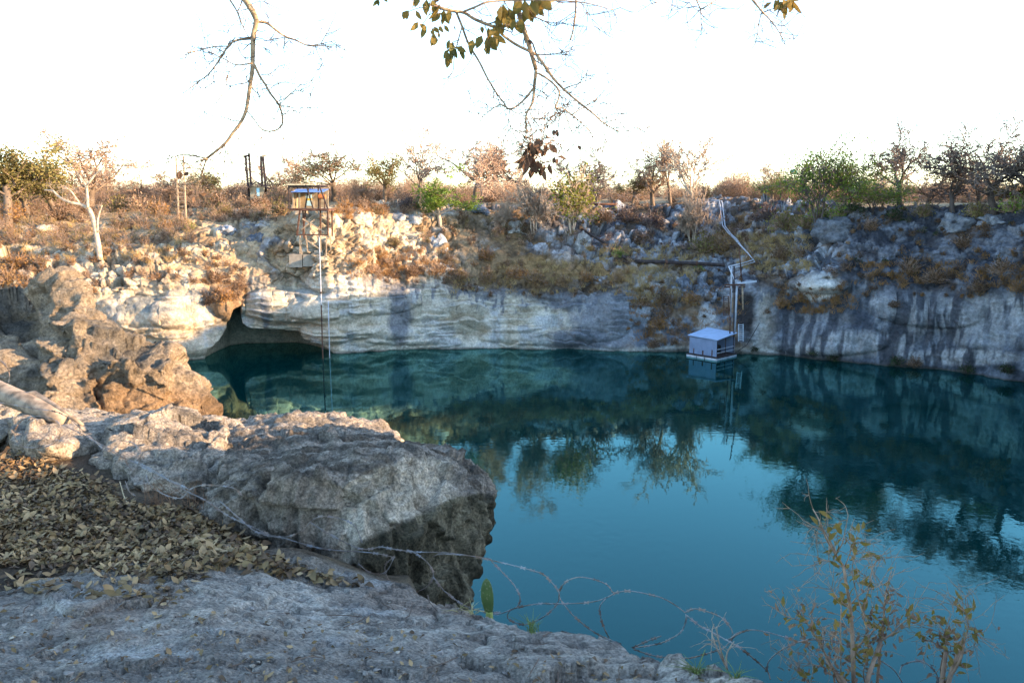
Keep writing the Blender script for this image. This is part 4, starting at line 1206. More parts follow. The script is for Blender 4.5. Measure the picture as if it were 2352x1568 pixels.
# --- pump tower
K4 = (374.3, 306.3, .1953)
def T4(cx, cy, Y): return P(K4[0] + cx * K4[2], K4[1] + cy * K4[2], Y)
YF, YB = 67.8, 70.6
tb = T4(1750, 890, YF)
tow = empty("pump_tower", tb, "rusty steel pump tower standing out from the sunny cliff top", "tower")
def lift(a, dY):   # the same point carried straight back
    return a + np.array([0, dY, 0])
dY = YB - YF
pl = MB()
c = [T4(1478, 885, YF), T4(1945, 890, YF)]
c = [c[0], c[1], lift(c[1], dY), lift(c[0], dY)]
pl.box8([v - np.array([0, 0, .16]) for v in c] + c)
part("platform", pl, M_RUST, tow)
for (a, b, dy) in [((1610, 905), (1575, 1205), 0), ((1640, 905), (1612, 1195), 1.0), ((1822, 905), (1822, 1190), .9), ((1938, 905), (1940, 1200), 0), ((1545, 910), (1560, 1250), dY), ((1900, 910), (1905, 1230), dY)]:
    m = MB(); m.beam(lift(T4(*a, YF), dy), lift(T4(*b, YF), dy), .11); part("leg", m, M_RUST, tow)
for (a, b) in [((1572, 1192), (1945, 1196)), ((1600, 900), (1940, 900))]:
    m = MB(); m.beam(T4(*a, YF - .02), T4(*b, YF - .02), .10); part("cross_beam", m, M_RUST, tow)
for (a, b) in [((1640, 1005), (1890, 1155)), ((1630, 1130), (1780, 1015)), ((1680, 1250), (1860, 1370))]:
    m = MB(); m.beam(T4(*a, YF + .12), T4(*b, YF + .12), .085); part("brace", m, M_WOOD, tow)
for (a, b, dy) in [((1600, 1205), (1622, 1425), .3), ((1640, 1205), (1665, 1410), 1.1), ((1560, 1230), (1560, 1430), 1.4), ((1832, 1205), (1840, 1400), .5), ((1905, 1205), (1900, 1440), .6), ((1938, 1205), (1945, 1390), .9)]:
    m = MB(); m.beam(lift(T4(*a, YF), dy), lift(T4(*b, YF), dy), .075); part("stilt", m, M_WOOD, tow)
for (a, b, dy) in [((1478, 610), (1484, 890), 0), ((1835, 605), (1938, 888), 0), ((1480, 600), (1486, 890), dY), ((1785, 625), (1792, 888), 1.2), ((1688, 620), (1765, 885), .03), ((1665, 640), (1628, 880), 1.3)]:
    m = MB(); m.beam(lift(T4(*a, YF), dy), lift(T4(*b, YF), dy), .10); part("post", m, M_RUSTD, tow)
m = MB(); m.beam(T4(1470, 625, YF), T4(1840, 625, YF), .12, .2); m.beam(lift(T4(1470, 615, YF), dY), lift(T4(1840, 615, YF), dY), .12, .2)
m.beam(T4(1475, 612, YF + .05), lift(T4(1475, 612, YF), dY - .05), .10); m.beam(T4(1838, 612, YF + .05), lift(T4(1838, 612, YF), dY - .05), .10)
part("top_frame", m, M_RUSTD, tow)
m = MB()
m.beam(T4(1478, 603, YF - .02), T4(1680, 603, YF - .02), .5, .12); m.beam(T4(1694, 603, YF - .02), T4(1795, 603, YF - .02), .5, .12)
part("top_board", m, M_PALEWOOD, tow)
# concrete foot with scaffold bars
m = MB()
cc = [T4(1500, 1568, 69.3), T4(1890, 1568, 69.3)]
# --- hut on the platform
hb = lift(T4(1680, 885, YF), 1.5)
hut = empty("hut", hb, "small plank hut with a blue roof sheet on the pump tower platform", "hut")
def H4(cx, cy, dy): return lift(T4(cx, cy, YF), dy)
wl = MB()
for (a, b, dy0, dy1) in [((1500, 690), (1860, 690), 2.35, 2.45)]:
    wl.box8([H4(1500, 880, 2.35), H4(1870, 880, 2.35), H4(1870, 880, 2.45), H4(1500, 880, 2.45), H4(1500, 668, 2.35), H4(1870, 668, 2.35), H4(1870, 668, 2.45), H4(1500, 668, 2.45)])
wl.box8([H4(1488, 882, .9), H4(1500, 882, .9), H4(1500, 882, 2.34), H4(1488, 882, 2.34), H4(1488, 676, .9), H4(1500, 676, .9), H4(1500, 668, 2.34), H4(1488, 668, 2.34)])
part("wall", wl, M_HUTW, hut)
m = MB()
for i in range(14):
    x0, x1 = 1478 + i * 28, 1478 + (i + 1) * 28
    m.box8([H4(x0, 694, .55), H4(x1 - 2, 694, .55), H4(x1 - 2, 655, 2.6), H4(x0, 655, 2.6), H4(x0, 690, .55), H4(x1 - 2, 690, .55), H4(x1 - 2, 651, 2.6), H4(x0, 651, 2.6)])
part("roof", m, M_BLUEROOF, hut)
for xx in (1565, 1575, 1500, 1740):
    m = MB(); m.beam(H4(xx, 882, .95), H4(xx, 690, .95), .07); part("post", m, M_HUTW, hut)
for (y0, y1, mt_, nm) in [(715, 765, M_LBLUE, "upper_panel"), (765, 790, M_YEL, "yellow_band"), (790, 855, M_LBLUE, "lower_panel")]:
    m = MB(); m.box8([H4(1622, y1, 1.6), H4(1695, y1, 1.6), H4(1695, y1, 1.64), H4(1622, y1, 1.64), H4(1622, y0, 1.6), H4(1695, y0, 1.6), H4(1695, y0, 1.64), H4(1622, y0, 1.64)])
    part(nm, m, mt_, hut)
dr_ = empty("drum", H4(1840, 885, 1.0), "orange metal drum on a stand at the right of the platform hut", "drum")
m = MB(); m.tube([H4(1795, 745, 1.0), H4(1800, 745, 1.0), H4(1880, 745, 1.0), H4(1885, 745, 1.0)], [.10, .19, .19, .10], 14); part("tank", m, M_ORANGE, dr_)
m = MB()
for xx in (1815, 1868): m.beam(H4(xx, 885, 1.0), H4(xx, 768, 1.0), .07)
part("stand", m, M_RUST, dr_)
# --- hanging pipes
def pipe(name, pts, r, mat, label, sides=8, sub=None):
    m = MB(); pts = np.array(pts)
    m.tube(pts, r, sides)
    b = pts[-1]
    o = link(name, m.mesh(name, [mat])); o["label"] = label; o["category"] = "pipe"
    return o
a0 = P(733, 541, YF + .6)
pt = [P(733, 541, 67.9), P(735, 600, 67.9), P(738, 700, 67.8), P(740, 775, 67.7), P(742, 830, 67.6)]
v = pt[-1].copy(); v[2] = -1.5; pt.append(v)
hp = empty("suction_pipe", pt[0], "long white and rusty suction pipe hanging from the pump tower into the water", "pipe")
m = MB(); m.tube(pt[:3], .042, 8); part("upper_length", m, M_WPIPE, hp)
m = MB(); m.tube(pt[2:], .052, 8); part("lower_length", m, M_RUST, hp)
m = MB()
for q_ in (P(737, 672, 67.8), P(739, 735, 67.75), P(741, 800, 67.65)): m.tube([q_ - np.array([0, 0, .08]), q_ + np.array([0, 0, .08])], .085, 8)
part("joint", m, M_RUSTD, hp)
pt = [P(754, 690, 68.25), P(755, 740, 68.15), P(757, 812, 67.9)]; v = pt[-1].copy(); v[2] = -1; pt.append(v)
pipe("water_pipe", pt, .035, M_GALV, "thin grey pipe hanging just right of the long suction pipe")

# concrete footing below the tower
cf_ = hit(700, 590)
m = MB()
for (x0, x1, y0, y1) in [(664, 694, 584, 614), (696, 742, 584, 612), (722, 742, 575, 583)]:
    Yc = cf_[1] - .45
    a, b = P(x0, y1, Yc), P(x1, y1, Yc); t_ = P(x0, y0, Yc); u_ = P(x1, y0, Yc)
    bk = np.array([0, 1.4, 0])
    m.box8([a, b, b + bk, a + bk, t_, u_, u_ + bk, t_ + bk])
o = link("footing", m.mesh("footing", [M_CONC], smooth=False)); tag(o, "pale concrete footing blocks on the cliff under the pump tower", "footing")

# --- ladder mast at the left
lm_b = hit(421, 512)
Yl = lm_b[1] + 1.0
lm = empty("ladder_mast", P(420, 512, Yl), "tall thin ladder mast on the sunny slope behind the branch tip", "mast")
for (a, b) in [((404, 358), (411, 512)), ((421, 358), (428, 512))]:
    m = MB(); m.beam(P(*a, Yl), P(*b, Yl), .11); part("rail", m, M_WOOD, lm)
for k, y in enumerate([368, 375, 381, 393, 402, 412, 422, 432, 442, 452, 462, 474, 488]):
    f = (y - 358) / 154
    m = MB(); m.beam(P(404 + 7 * f, y, Yl), P(421 + 7 * f, y, Yl), .07); part("rung", m, M_WOOD, lm)

# --- tall pole pairs with a little hut
Yp = 93.0
gp = ground_px(585, 94.0)
pf = empty("pole_frame", P(568, 452, Yp), "pair of tall dark poles joined by a short arm left of the tiny hut", "pole")
for (a, b) in [((564, 358), (572, 452)), ((572, 352), (578, 452))]:
    m = MB(); m.beam(P(*a, Yp), P(*b, Yp), .20); part("pole", m, M_RUSTD, pf)
m = MB(); m.beam(P(559, 360, Yp), P(574, 357, Yp), .2); part("arm", m, M_RUSTD, pf)
m = MB(); m.box8([P(562, 393, Yp - .2), P(568, 393, Yp - .2), P(568, 393, Yp + .3), P(562, 393, Yp + .3), P(562, 383, Yp - .2), P(568, 383, Yp - .2), P(568, 383, Yp + .3), P(562, 383, Yp + .3)])
part("switch_box", m, M_RUSTD, pf)
pf = empty("pole_frame", P(604, 452, Yp), "pair of tall dark poles with a pale cap right of the tiny hut", "pole")
for (a, b) in [((599, 359), (603, 440)), ((604, 357), (611, 442))]:
    m = MB(); m.beam(P(*a, Yp), P(*b, Yp), .20); part("pole", m, M_RUSTD, pf)
m = MB(); m.beam(P(603, 358, Yp), P(611, 357, Yp), .25); part("cap", m, M_PALEWOOD, pf)
th = empty("hut", P(592, 455, Yp), "tiny hut with a peaked dark roof between the tall pole pairs", "hut")
m = MB(); m.box8([P(575, 456, Yp - 1), P(606, 456, Yp - 1), P(606, 456, Yp + 1), P(575, 456, Yp + 1), P(575, 428, Yp - 1), P(606, 428, Yp - 1), P(606, 428, Yp + 1), P(575, 428, Yp + 1)]); part("wall", m, M_HUTW, th)
m = MB()
for (a, b) in [((566, 434), (588, 418)), ((588, 418), (620, 434))]:
    m.box8([P(a[0], a[1] + 2, Yp - 1.5), P(b[0], b[1] + 2, Yp - 1.5), P(b[0], b[1] + 2, Yp + 1.5), P(a[0], a[1] + 2, Yp + 1.5), P(a[0], a[1] - 2, Yp - 1.5), P(b[0], b[1] - 2, Yp - 1.5), P(b[0], b[1] - 2, Yp + 1.5), P(a[0], a[1] - 2, Yp + 1.5)])
part("roof", m, M_RUSTD, th)
m = MB(); m.box8([P(589, 450, Yp - 1.06), P(596, 450, Yp - 1.06), P(596, 450, Yp - 1.02), P(589, 450, Yp - 1.02), P(589, 432, Yp - 1.06), P(596, 432, Yp - 1.06), P(596, 432, Yp - 1.02), P(589, 432, Yp - 1.02)]); part("door", m, M_LBLUE, th)

# --- far electric pole with wires
ep = empty("electric_pole", P(245, 450, 106), "thin wooden electric pole in front of the big round bare tree", "pole")
m = MB(); m.beam(P(243, 355, 106), P(246, 452, 106), .24); part("pole", m, M_WOOD, ep)
m = MB(); m.beam(P(238, 362, 105.7), P(248, 362, 105.7), .14); part("crossarm", m, M_WOOD, ep)
m = MB()
w0, w1, w2 = P(-80, 358, 110), P(243, 359, 106), P(420, 388, 112)
for (a, b) in ((w0, w1), (w1, w2)):
    s_ = np.linspace(0, 1, 14)[:, None]
    m.tube(a + (b - a) * s_ - np.array([0, 0, 1.0]) * (s_ * (1 - s_)) * 2.4, .018, 4)
o = link("power_line", m.mesh("power_line", [M_RUSTD])); tag(o, "thin power line sagging across the skyline at the left", "cable")

# --- water tank behind the green trees
Yt = 98.0
wt_ = empty("water_tank", P(1822, 440, Yt), "green water tank on a stand showing above the green trees", "tank")
m = MB(); a, b = P(1822, 401, Yt), P(1822, 389, Yt)
m.tube([a, a + np.array([0, 0, .04]), b - np.array([0, 0, .12]), b], [.3, .38, .38, .12], 18); part("tank", m, M_GREENP, wt_)
m = MB()
for dx in (-.28, .28):
    for dy in (-.28, .28): m.beam(P(1822, 450, Yt) + np.array([dx, dy, 0]), P(1822, 401, Yt) + np.array([dx, dy, 0]), .07)
part("stand", m, M_RUSTD, wt_)

# --- pipelines on the slope
def on_wall(x, y, up=.12): return hit(x, y) + np.array([0, -.1, up])
def laid(L, up=.15):
    """pipe points laid over the ground, straightened a little so that it bridges hollows"""
    Q = np.array([on_wall(a, b, up) for a, b in L])
    return Q
def laid_fit(L, up):
    """keep the traced line: depth from the wall, smoothed"""
    pts = [hit(a, b) for a, b in L]
    Y = np.array([q_[1] for q_ in pts])
    Y = np.polyval(np.polyfit(np.arange(len(Y)), Y, 1), np.arange(len(Y))) - up
    return np.array([P(a, b, y) for (a, b), y in zip(L, Y)])
rp = laid_fit([(1428, 588), (1440, 594), (1462, 600), (1530, 602), (1600, 605), (1664, 609)], .9)
e = empty("pipeline", rp[0], "thick dark rusty pipeline lying level across the gully left of the white pipes", "pipe")
m = MB(); m.tube(rp, .17, 10); part("pipe", m, M_RUSTD, e)
for k in (1, 3, 4):
    m = MB(); d_ = _unit(rp[k] - rp[k - 1]); m.tube([rp[k] - d_ * .1, rp[k] + d_ * .1], .24, 10); part("flange", m, M_RUST, e)
for k in (2, 4):
    m = MB(); m.beam(rp[k], rp[k] - np.array([0, -.2, .9]), .16); part("support", m, M_CONC, e)
rp = laid_fit([(1335, 527), (1360, 541), (1396, 562)], .7)
pipe("pipeline", rp, .13, M_RUSTD, "short dark pipe slanting down the gully left of the level pipeline")
rp = np.array([ground_px(x, 86) + np.array([0, 0, .6]) for x in (1340, 1375, 1415)]); rp = np.array([P(1338, 469, 88), P(1380, 469, 88), P(1416, 469, 88)])
pipe("pipeline", rp, .11, M_RUST, "level rusty pipe along the rim under the skyline gap")
K5 = (1497.3, 408.4, .28216)
ZZ = [(480, 180), (548, 184), (560, 260), (575, 388), (622, 450), (670, 494), (715, 545), (770, 605), (828, 668), (720, 700), (622, 722)]
for s_, off in (("upper white pipe of the pair zigzagging down the gully to the wall top", (0, 0)), ("lower white pipe of the pair zigzagging down the gully to the wall top", (26, 6))):
    L = crop_pts([(a + off[0] * (.8 if i < 6 else .4), b + off[1] + (10 if i >= 8 else 0) * (off[0] > 0)) for i, (a, b) in enumerate(ZZ)], *K5)
    pp = [hit(a, b) for a, b in L]
    Yz = np.array([q_[1] for q_ in pp]); Yz = np.minimum.accumulate(Yz) - .6
    Qz = np.array([P(a, b, y) for (a, b), y in zip(L, Yz)])
    pipe("white_pipe", Qz, .06, M_WPIPE, s_)
# riser pipes down to the water
Yr = hit(1690, 640)[1] - .9
Yr = min(Yr, 68.5)
rs_list = [(625, 722, 700, 895, M_GALV, .05, "thin grey riser pipe, leftmost at the top of the cleft"), (650, 722, 640, 1130, M_WPIPE, .06, "short white riser pipe in the middle of the cleft"),
           (693, 850, 675, 1250, M_WPIPE, .085, "thick white riser pipe reaching down behind the floating shed"), (640, 900, 635, 1290, M_RUST, .05, "rusty riser pipe left of the thick white one"),
           (670, 722, 668, 1300, M_RUSTD, .055, "dark riser pipe between the white and rusty ones"), (735, 850, 742, 1075, M_WOOD, .07, "brown pole standing in the dark niche beside the risers"),
           (712, 575, 732, 860, M_RUST, .05, "rusty upright post above the right side of the cleft")]
for (xa, ya, xb, yb, mt_, r, lb) in rs_list:
    a = P(K5[0] + xa * K5[2], K5[1] + ya * K5[2], Yr); b = P(K5[0] + xb * K5[2], K5[1] + yb * K5[2], Yr)
    pipe("riser_pipe", [a, (a + b) / 2, b], r, mt_, lb)
wb = empty("walkway", P(K5[0] + 690 * K5[2], K5[1] + 868 * K5[2], Yr), "small rusty platform fixed at the top of the riser pipes", "platform")
m = MB(); m.beam(P(K5[0] + 592 * K5[2], K5[1] + 872 * K5[2], Yr - .15), P(K5[0] + 760 * K5[2], K5[1] + 868 * K5[2], Yr - .15), .12); m.beam(P(K5[0] + 592 * K5[2], K5[1] + 890 * K5[2], Yr + .6), P(K5[0] + 760 * K5[2], K5[1] + 886 * K5[2], Yr + .6), .12)
part("beam", m, M_RUST, wb)
m = MB(); m.beam(P(K5[0] + 695 * K5[2], K5[1] + 860 * K5[2], Yr - .1), P(K5[0] + 850 * K5[2], K5[1] + 842 * K5[2], Yr + .2), .14); part("side_pipe", m, M_GALV, wb)
for (lx, y0, y1, lb) in [(585, 960, 1120, "rusty ladder fixed left of the riser pipes"), (705, 1190, 1330, "grey ladder beside the floating shed")]:
    le = empty("ladder", P(K5[0] + lx * K5[2], K5[1] + y1 * K5[2], Yr + .1), lb, "ladder")
    for dx in (0, 38):
        m = MB(); m.beam(P(K5[0] + (lx + dx) * K5[2], K5[1] + y0 * K5[2], Yr + .1), P(K5[0] + (lx + dx) * K5[2], K5[1] + y1 * K5[2], Yr + .1), .06); part("rail", m, M_RUST if lx < 600 else M_GALV, le)
    for yy in np.arange(y0 + 6, y1, 17):
        m = MB(); m.beam(P(K5[0] + lx * K5[2], K5[1] + yy * K5[2], Yr + .1), P(K5[0] + (lx + 38) * K5[2], K5[1] + yy * K5[2], Yr + .1), .05); part("rung", m, M_RUST if lx < 600 else M_GALV, le)

# --- floating shed
sx, sy = 1645.0, 826.0
az_, sl_ = azsl(sx, sy); Rs = 12.95 / -sl_
c0 = np.array([Rs * math.sin(az_), Rs * math.cos(az_), 0])
yaw = R_(30)
ex = np.array([-math.cos(yaw), math.sin(yaw), 0]); ey = np.array([math.sin(yaw), math.cos(yaw), 0])
ex = np.array([-.688, .725, 0]); ey = np.array([.725, .688, 0])
LW, RW, HT = 2.6, 2.6, 1.62
fs = empty("floating_shed", c0, "grey sheet metal shed with a pale flat roof floating on the lake", "shed")
def sh(a, b, z): return c0 + ex * a + ey * b + np.array([0, 0, z])
def shbox(m, a0, a1, b0, b1, z0, z1, dz=None):
    m.box8([sh(a0, b0, z0), sh(a1, b0, z0), sh(a1, b1, z0), sh(a0, b1, z0), sh(a0, b0, z1), sh(a1, b0, z1), sh(a1, b1, z1), sh(a0, b1, z1)])
m = MB()
n_ = 16
for i in range(n_):                                   # ribbed sheets
    shbox(m, LW * i / n_, LW * (i + .55) / n_, -.02, .03, .28, HT); shbox(m, LW * (i + .55) / n_, LW * (i + 1) / n_, .0, .05, .28, HT)
part("left_wall", m, M_SHED, fs)
m = MB(); shbox(m, 0, LW, RW - .05, RW, .28, HT); part("back_wall", m, M_SHED, fs)
m = MB(); shbox(m, LW - .05, LW, .06, RW - .06, .28, HT); part("side_wall", m, M_SHED, fs)
m = MB()
rz = [(-.12, -.12, HT + .02), (LW + .12, -.12, HT + .10), (LW + .12, RW + .15, HT + .42), (-.12, RW + .15, HT + .30)]
m.box8([sh(a, b, z) for a, b, z in rz] + [sh(a, b, z + .05) for a, b, z in rz]); part("roof", m, M_SHEDR, fs)
for b in (.05, RW * .5, RW - .08):
    m = MB(); m.beam(sh(.03, b, .25), sh(.03, b, HT), .07); part("post", m, M_RUSTD, fs)
for z in (.55, .85):
    m = MB(); m.beam(sh(.03, .08, z), sh(.03, RW - .1, z), .05); part("rail", m, M_GALV, fs)
m = MB(); shbox(m, -.18, LW + .18, -.18, RW + .18, .16, .25); part("deck", m, M_RUSTD, fs)
for (a0, a1) in ((-.15, .95), (1.02, 1.75), (1.82, LW + .15)):
    m = MB(); shbox(m, a0, a1, -.16, .35, -.12, .155); part("pontoon", m, M_GALV, fs)
for b0, b1 in ((.40, 1.35), (1.42, RW + .15)):
    m = MB(); shbox(m, -.16, .3, b0, b1, -.12, .155); part("pontoon", m, M_GALV, fs)
m = MB()
for (a, h_, r_) in ((.35, .5, .10), (1.2, .34, .14), (2.1, .42, .09)):        # rust runs on the sheet
    shbox(m, a, a + r_, -.028, -.022, .30, .30 + h_)
part("rust_stain", m, M_RUST, fs)
m = MB(); m.tube([sh(-.1, RW, .3), sh(-.6, RW + .9, .9), sh(-.9, RW + 2.2, 2.6)], .03, 6); part("mooring_cable", m, M_RUSTD, fs)
m = MB(); shbox(m, .7, 1.6, .8, 1.7, .25, .95); m.tube([sh(1.2, 1.2, .95), sh(1.2, 1.2, 1.25)], .18, 10); part("pump", m, M_DARK, fs)

# --- single rocks on the far slope that stand out
def wall_rock(x, y, w, h, seed, label, colr, tilt=0):
    b = hit(x, y); R = math.hypot(b[0], b[1]); k = R / FPX
    rng = np.random.default_rng(seed)
    bm = bmesh.new(); bmesh.ops.create_icosphere(bm, subdivisions=4, radius=1.0)
    V = np.array([v.co[:] for v in bm.verts]); F = np.array([[v.index for v in f.verts] for f in bm.faces]); bm.free()
    c1, c2, cid_ = worley(V * 1.1 + seed, seed)
    k1, k2, kid = worley(V * 2.6 + seed, seed + 9)
    V = V * (1 + .3 * fbm(V * 1.5 + seed, 4, seed) + .7 * (cid_ - .5) + .28 * (kid - .5) - .2 * (1 - sstep(0, .16, c2 - c1)) - .1 * (1 - sstep(0, .2, k2 - k1)))[:, None]
    V = V * np.array([w * k * .44, w * k * .4, h * k * .44])
    n = fbm(V * 3, 3, seed + 1)
    c = mixc(np.array(colr) * .62, np.array(colr) * 1.12, sstep(-.35, .35, n))
    o = link("rock", mesh_np("rock", V, F, M_CLIFF, col=np.clip(c, .02, .8)))
    o.location = b + np.array([0, .2 * w * k, -.1 * h * k]); tag(o, label, "rock", "rocks standing out on the far slope")
for a in [(1570, 658, 34, 44, 1, "left one of two rounded grey rocks above the floating shed", (.20, .21, .235)), (1612, 658, 40, 46, 2, "right one of two rounded grey rocks above the floating shed", (.22, .23, .25)),
          (1000, 560, 46, 56, 3, "pale blue grey rock block on the mid slope below the bright green tree", (.42, .41, .39)), (1332, 560, 44, 70, 4, "upright pale rock pinnacle below the yellow green tree", (.40, .37, .33)),
          (1190, 530, 54, 50, 5, "pale blocky rock below the bare many stemmed tree", (.42, .38, .32)), (930, 500, 76, 46, 6, "long grey rock block at the rim right of the sunlit rocks", (.36, .36, .35)),
          (820, 505, 70, 60, 7, "large sunlit cracked rock right of the pump tower", (.56, .46, .33)), (90, 530, 60, 40, 8, "sunlit rock on the slope left of the forked white tree", (.52, .41, .29)),
          (590, 545, 60, 40, 9, "dark grey shaded rock left of the pump tower foot", (.17, .18, .20)), (515, 530, 44, 30, 10, "blue grey rock lying in shade right of the ladder mast", (.30, .31, .33)),
          (1930, 520, 90, 60, 11, "grey rock buttress under the tallest green tree", (.15, .155, .165)), (2200, 510, 90, 56, 12, "pale grey rock hump at the top of the right cliff", (.22, .225, .235)),
          (2300, 505, 80, 44, 13, "pale grey flat rock near the right end of the rim", (.24, .245, .255)), (1800, 530, 34, 24, 14, "rounded grey boulder on the slope right of the white pipes", (.30, .31, .33)),
          (1100, 480, 60, 30, 15, "dark blue grey rock heap on the rim right of the bright green tree", (.2, .21, .23))]:
    wall_rock(*a)
# ------------------------------------------------------------------ the near things
M_LIMB = flat_mat("limb_bark", (.30, .21, .125), var=.4, scale=30)
M_TWIGN = flat_mat("near_twig", (.13, .09, .065), var=.3, scale=30)
M_LEAFN = flat_mat("near_leaf", (.11, .10, .024), c2=(.27, .17, .04), scale=9, rough=.6, trans=.38)
M_LEAFB = flat_mat("dead_leaf", (.085, .045, .028), c2=(.15, .085, .05), scale=9, rough=.7, trans=.15)
M_WIRE = flat_mat("old_wire", (.25, .245, .24), c2=(.19, .12, .08), scale=9, rough=.5, metal=.5)

# --- tree overhead: trunk stands beside the camera, its bare limbs hang into the view
trb = np.array([3.0, -1.6, 0.0]); trb[2] = near_z(3.0, -1.6) - .1
ot = empty("tree", trb, "overhanging tree whose bare limbs and few leaf bunches hang from above", "tree")
rg = np.random.default_rng(21)
trm = MB()
top = np.array([2.5, -.6, 17.2])
tp = np.array([trb, trb + [.05, .1, 1.5], trb + [-.15, .3, 3.2], top])
trm.tube(tp, [.26, .21, .17, .13], 12)
part_s = lambda name, mb, mats, label=None: _parent(link(name, mb.mesh(name, mats)), ot, label)
def _parent(o, e, label=None):
    o.parent = e; o.matrix_parent_inverse = Matrix.Translation(-e.location)
    if label: o["label"] = label
    return o
B1 = (340.3, 0, .31256); B2 = (850.7, 0, .26912); B3_ = (1429.2, 0, .2315)
def limb(mb, L, K, Y, r0, r1, nt=0, tl=.16, sides=6, jit=.03):
    k = Y / FPX * K[2]
    Q = traced(mb, crop_pts(L, *K), Y, r0 * k * 1.35, r1 * k * 1.35, sides, jit=jit, rng=rg)
    if nt: twiglets(mb, Q[2:], rg, nt, tl, max(.0023, r1 * k * .85), m=1)
    return Q
Ya = 4.7
m = MB()
limb(m, [(690, -40), (740, 40), (770, 90), (795, 160), (775, 250), (770, 330), (768, 430), (765, 520), (750, 620), (735, 720), (720, 810), (680, 900), (620, 980), (560, 1060), (430, 1165)], B1, Ya, 17, 7, 10, .12, 8, 0)
for L, r0, r1, nt in [
    ([(430, 1165), (300, 1140), (215, 1145), (140, 1170)], 5, 2.2, 16), ([(430, 1165), (405, 1240), (380, 1330), (345, 1430)], 5, 2, 9), ([(380, 1330), (270, 1360)], 3, 2, 3), ([(430, 1165), (370, 1180), (330, 1210), (280, 1245)], 3.5, 2, 4),
    ([(795, 160), (870, 170), (930, 215), (1000, 265), (1080, 295), (1170, 335), (1230, 335), (1320, 340), (1420, 340)], 8, 2.2, 10), ([(1180, 335), (1260, 325), (1370, 300)], 3, 2, 5), ([(1230, 345), (1250, 400), (1280, 465), (1250, 515)], 3, 1.8, 4),
    ([(1270, 320), (1310, 250), (1355, 190)], 2.6, 1.6, 3), ([(1310, 250), (1260, 190)], 2, 1.5, 1), ([(1005, 270), (1000, 330), (1000, 395)], 3, 1.8, 3),
    ([(755, 285), (660, 295), (610, 320), (560, 380), (510, 460), (440, 550), (370, 600), (290, 665), (255, 685)], 7, 2, 12), ([(590, 340), (480, 345), (380, 370), (300, 385), (265, 410)], 4, 2, 9), ([(550, 380), (480, 340), (430, 300), (370, 235)], 3, 1.8, 4),
    ([(585, 330), (610, 270), (550, 225)], 2.6, 1.6, 3), ([(370, 600), (290, 605)], 2.4, 1.8, 2), ([(765, 465), (650, 478), (560, 435), (470, 395), (380, 375)], 4.5, 2, 6), ([(650, 478), (590, 540), (570, 610), (540, 700), (515, 730)], 3, 1.8, 7),
    ([(650, 310), (685, 400), (720, 440)], 2.4, 1.5, 2), ([(490, 490), (480, 580), (490, 600)], 2.4, 1.6, 3), ([(600, 0), (650, 80), (690, 180), (735, 270)], 5, 3, 3), ([(655, 80), (720, 70), (745, 60)], 3, 2.4, 0), ([(660, 90), (740, 170), (780, 175)], 2.6, 2, 1),
    ([(690, 0), (680, 40), (660, 80)], 4, 3, 0), ([(600, 0), (560, -60)], 5, 5, 0), ([(780, 475), (820, 560), (860, 620), (900, 690), (960, 770), (985, 850), (985, 910), (960, 945), (905, 965), (835, 950), (780, 880), (725, 815)], 7, 3.2, 10),
    ([(830, 550), (900, 540), (980, 480), (1060, 490)], 3, 1.8, 4), ([(900, 545), (940, 580), (970, 640)], 2.4, 1.6, 2), ([(860, 620), (930, 625), (1005, 600)], 3, 1.8, 4), ([(850, 610), (800, 625), (765, 650)], 2.6, 1.6, 2),
    ([(960, 770), (1060, 680), (1130, 615), (1215, 590)], 3, 1.6, 7), ([(960, 770), (1080, 795), (1170, 790), (1250, 825)], 3, 1.6, 6), ([(990, 850), (1050, 810), (1130, 840), (1215, 910)], 2.6, 1.6, 4), ([(985, 850), (910, 880), (835, 890)], 2.6, 1.6, 3),
    ([(835, 950), (838, 1010), (850, 1100)], 2.6, 1.6, 3), ([(838, 1010), (785, 1070)], 2, 1.5, 1), ([(905, 965), (970, 975), (1000, 1000), (990, 1060)], 2.6, 1.6, 4), ([(905, 650), (960, 690), (1010, 750), (1050, 820)], 2.4, 1.6, 4),
    ([(670, 890), (610, 885), (590, 860), (680, 835)], 3, 2, 2), ([(610, 880), (540, 860), (470, 855), (410, 830)], 3, 1.6, 5), ([(450, 860), (420, 920)], 2, 1.5, 1), ([(670, 930), (665, 1040), (670, 1170)], 2.6, 1.6, 2), ([(590, 1060), (590, 1130), (620, 1210)], 2.4, 1.6, 7),
    ([(560, 1060), (480, 1055)], 2.4, 1.6, 4), ([(690, 930), (690, 1000)], 2, 1.5, 1), ([(790, 290), (860, 300), (930, 285)], 2.6, 1.6, 7), ([(790, 330), (850, 350), (900, 410)], 2, 1.4, 3), ([(760, 30), (830, 10), (895, 30)], 2.4, 1.5, 3), ([(770, 70), (850, 75)], 2.2, 1.5, 2)]:
    limb(m, L, B1, Ya, r0, r1, nt)
e0 = P(*crop_pts([(690, -40)], *B1)[0], Ya)
m.tube(np.array([e0, e0 + [.1, -.4, .5], [.2, 2.2, 17.0], [1.5, .6, 17.3], top]), [.022, .03, .05, .08, .11], 8)
e1 = P(*crop_pts([(560, -60)], *B1)[0], Ya)
m.tube(np.array([e1, e1 + [.05, -.2, .25], e0 + [.1, -.4, .5]]), [.006, .008, .012], 6)
part_s("limb", m, [M_LIMB, M_TWIGN])
Yb = 4.5
m = MB()
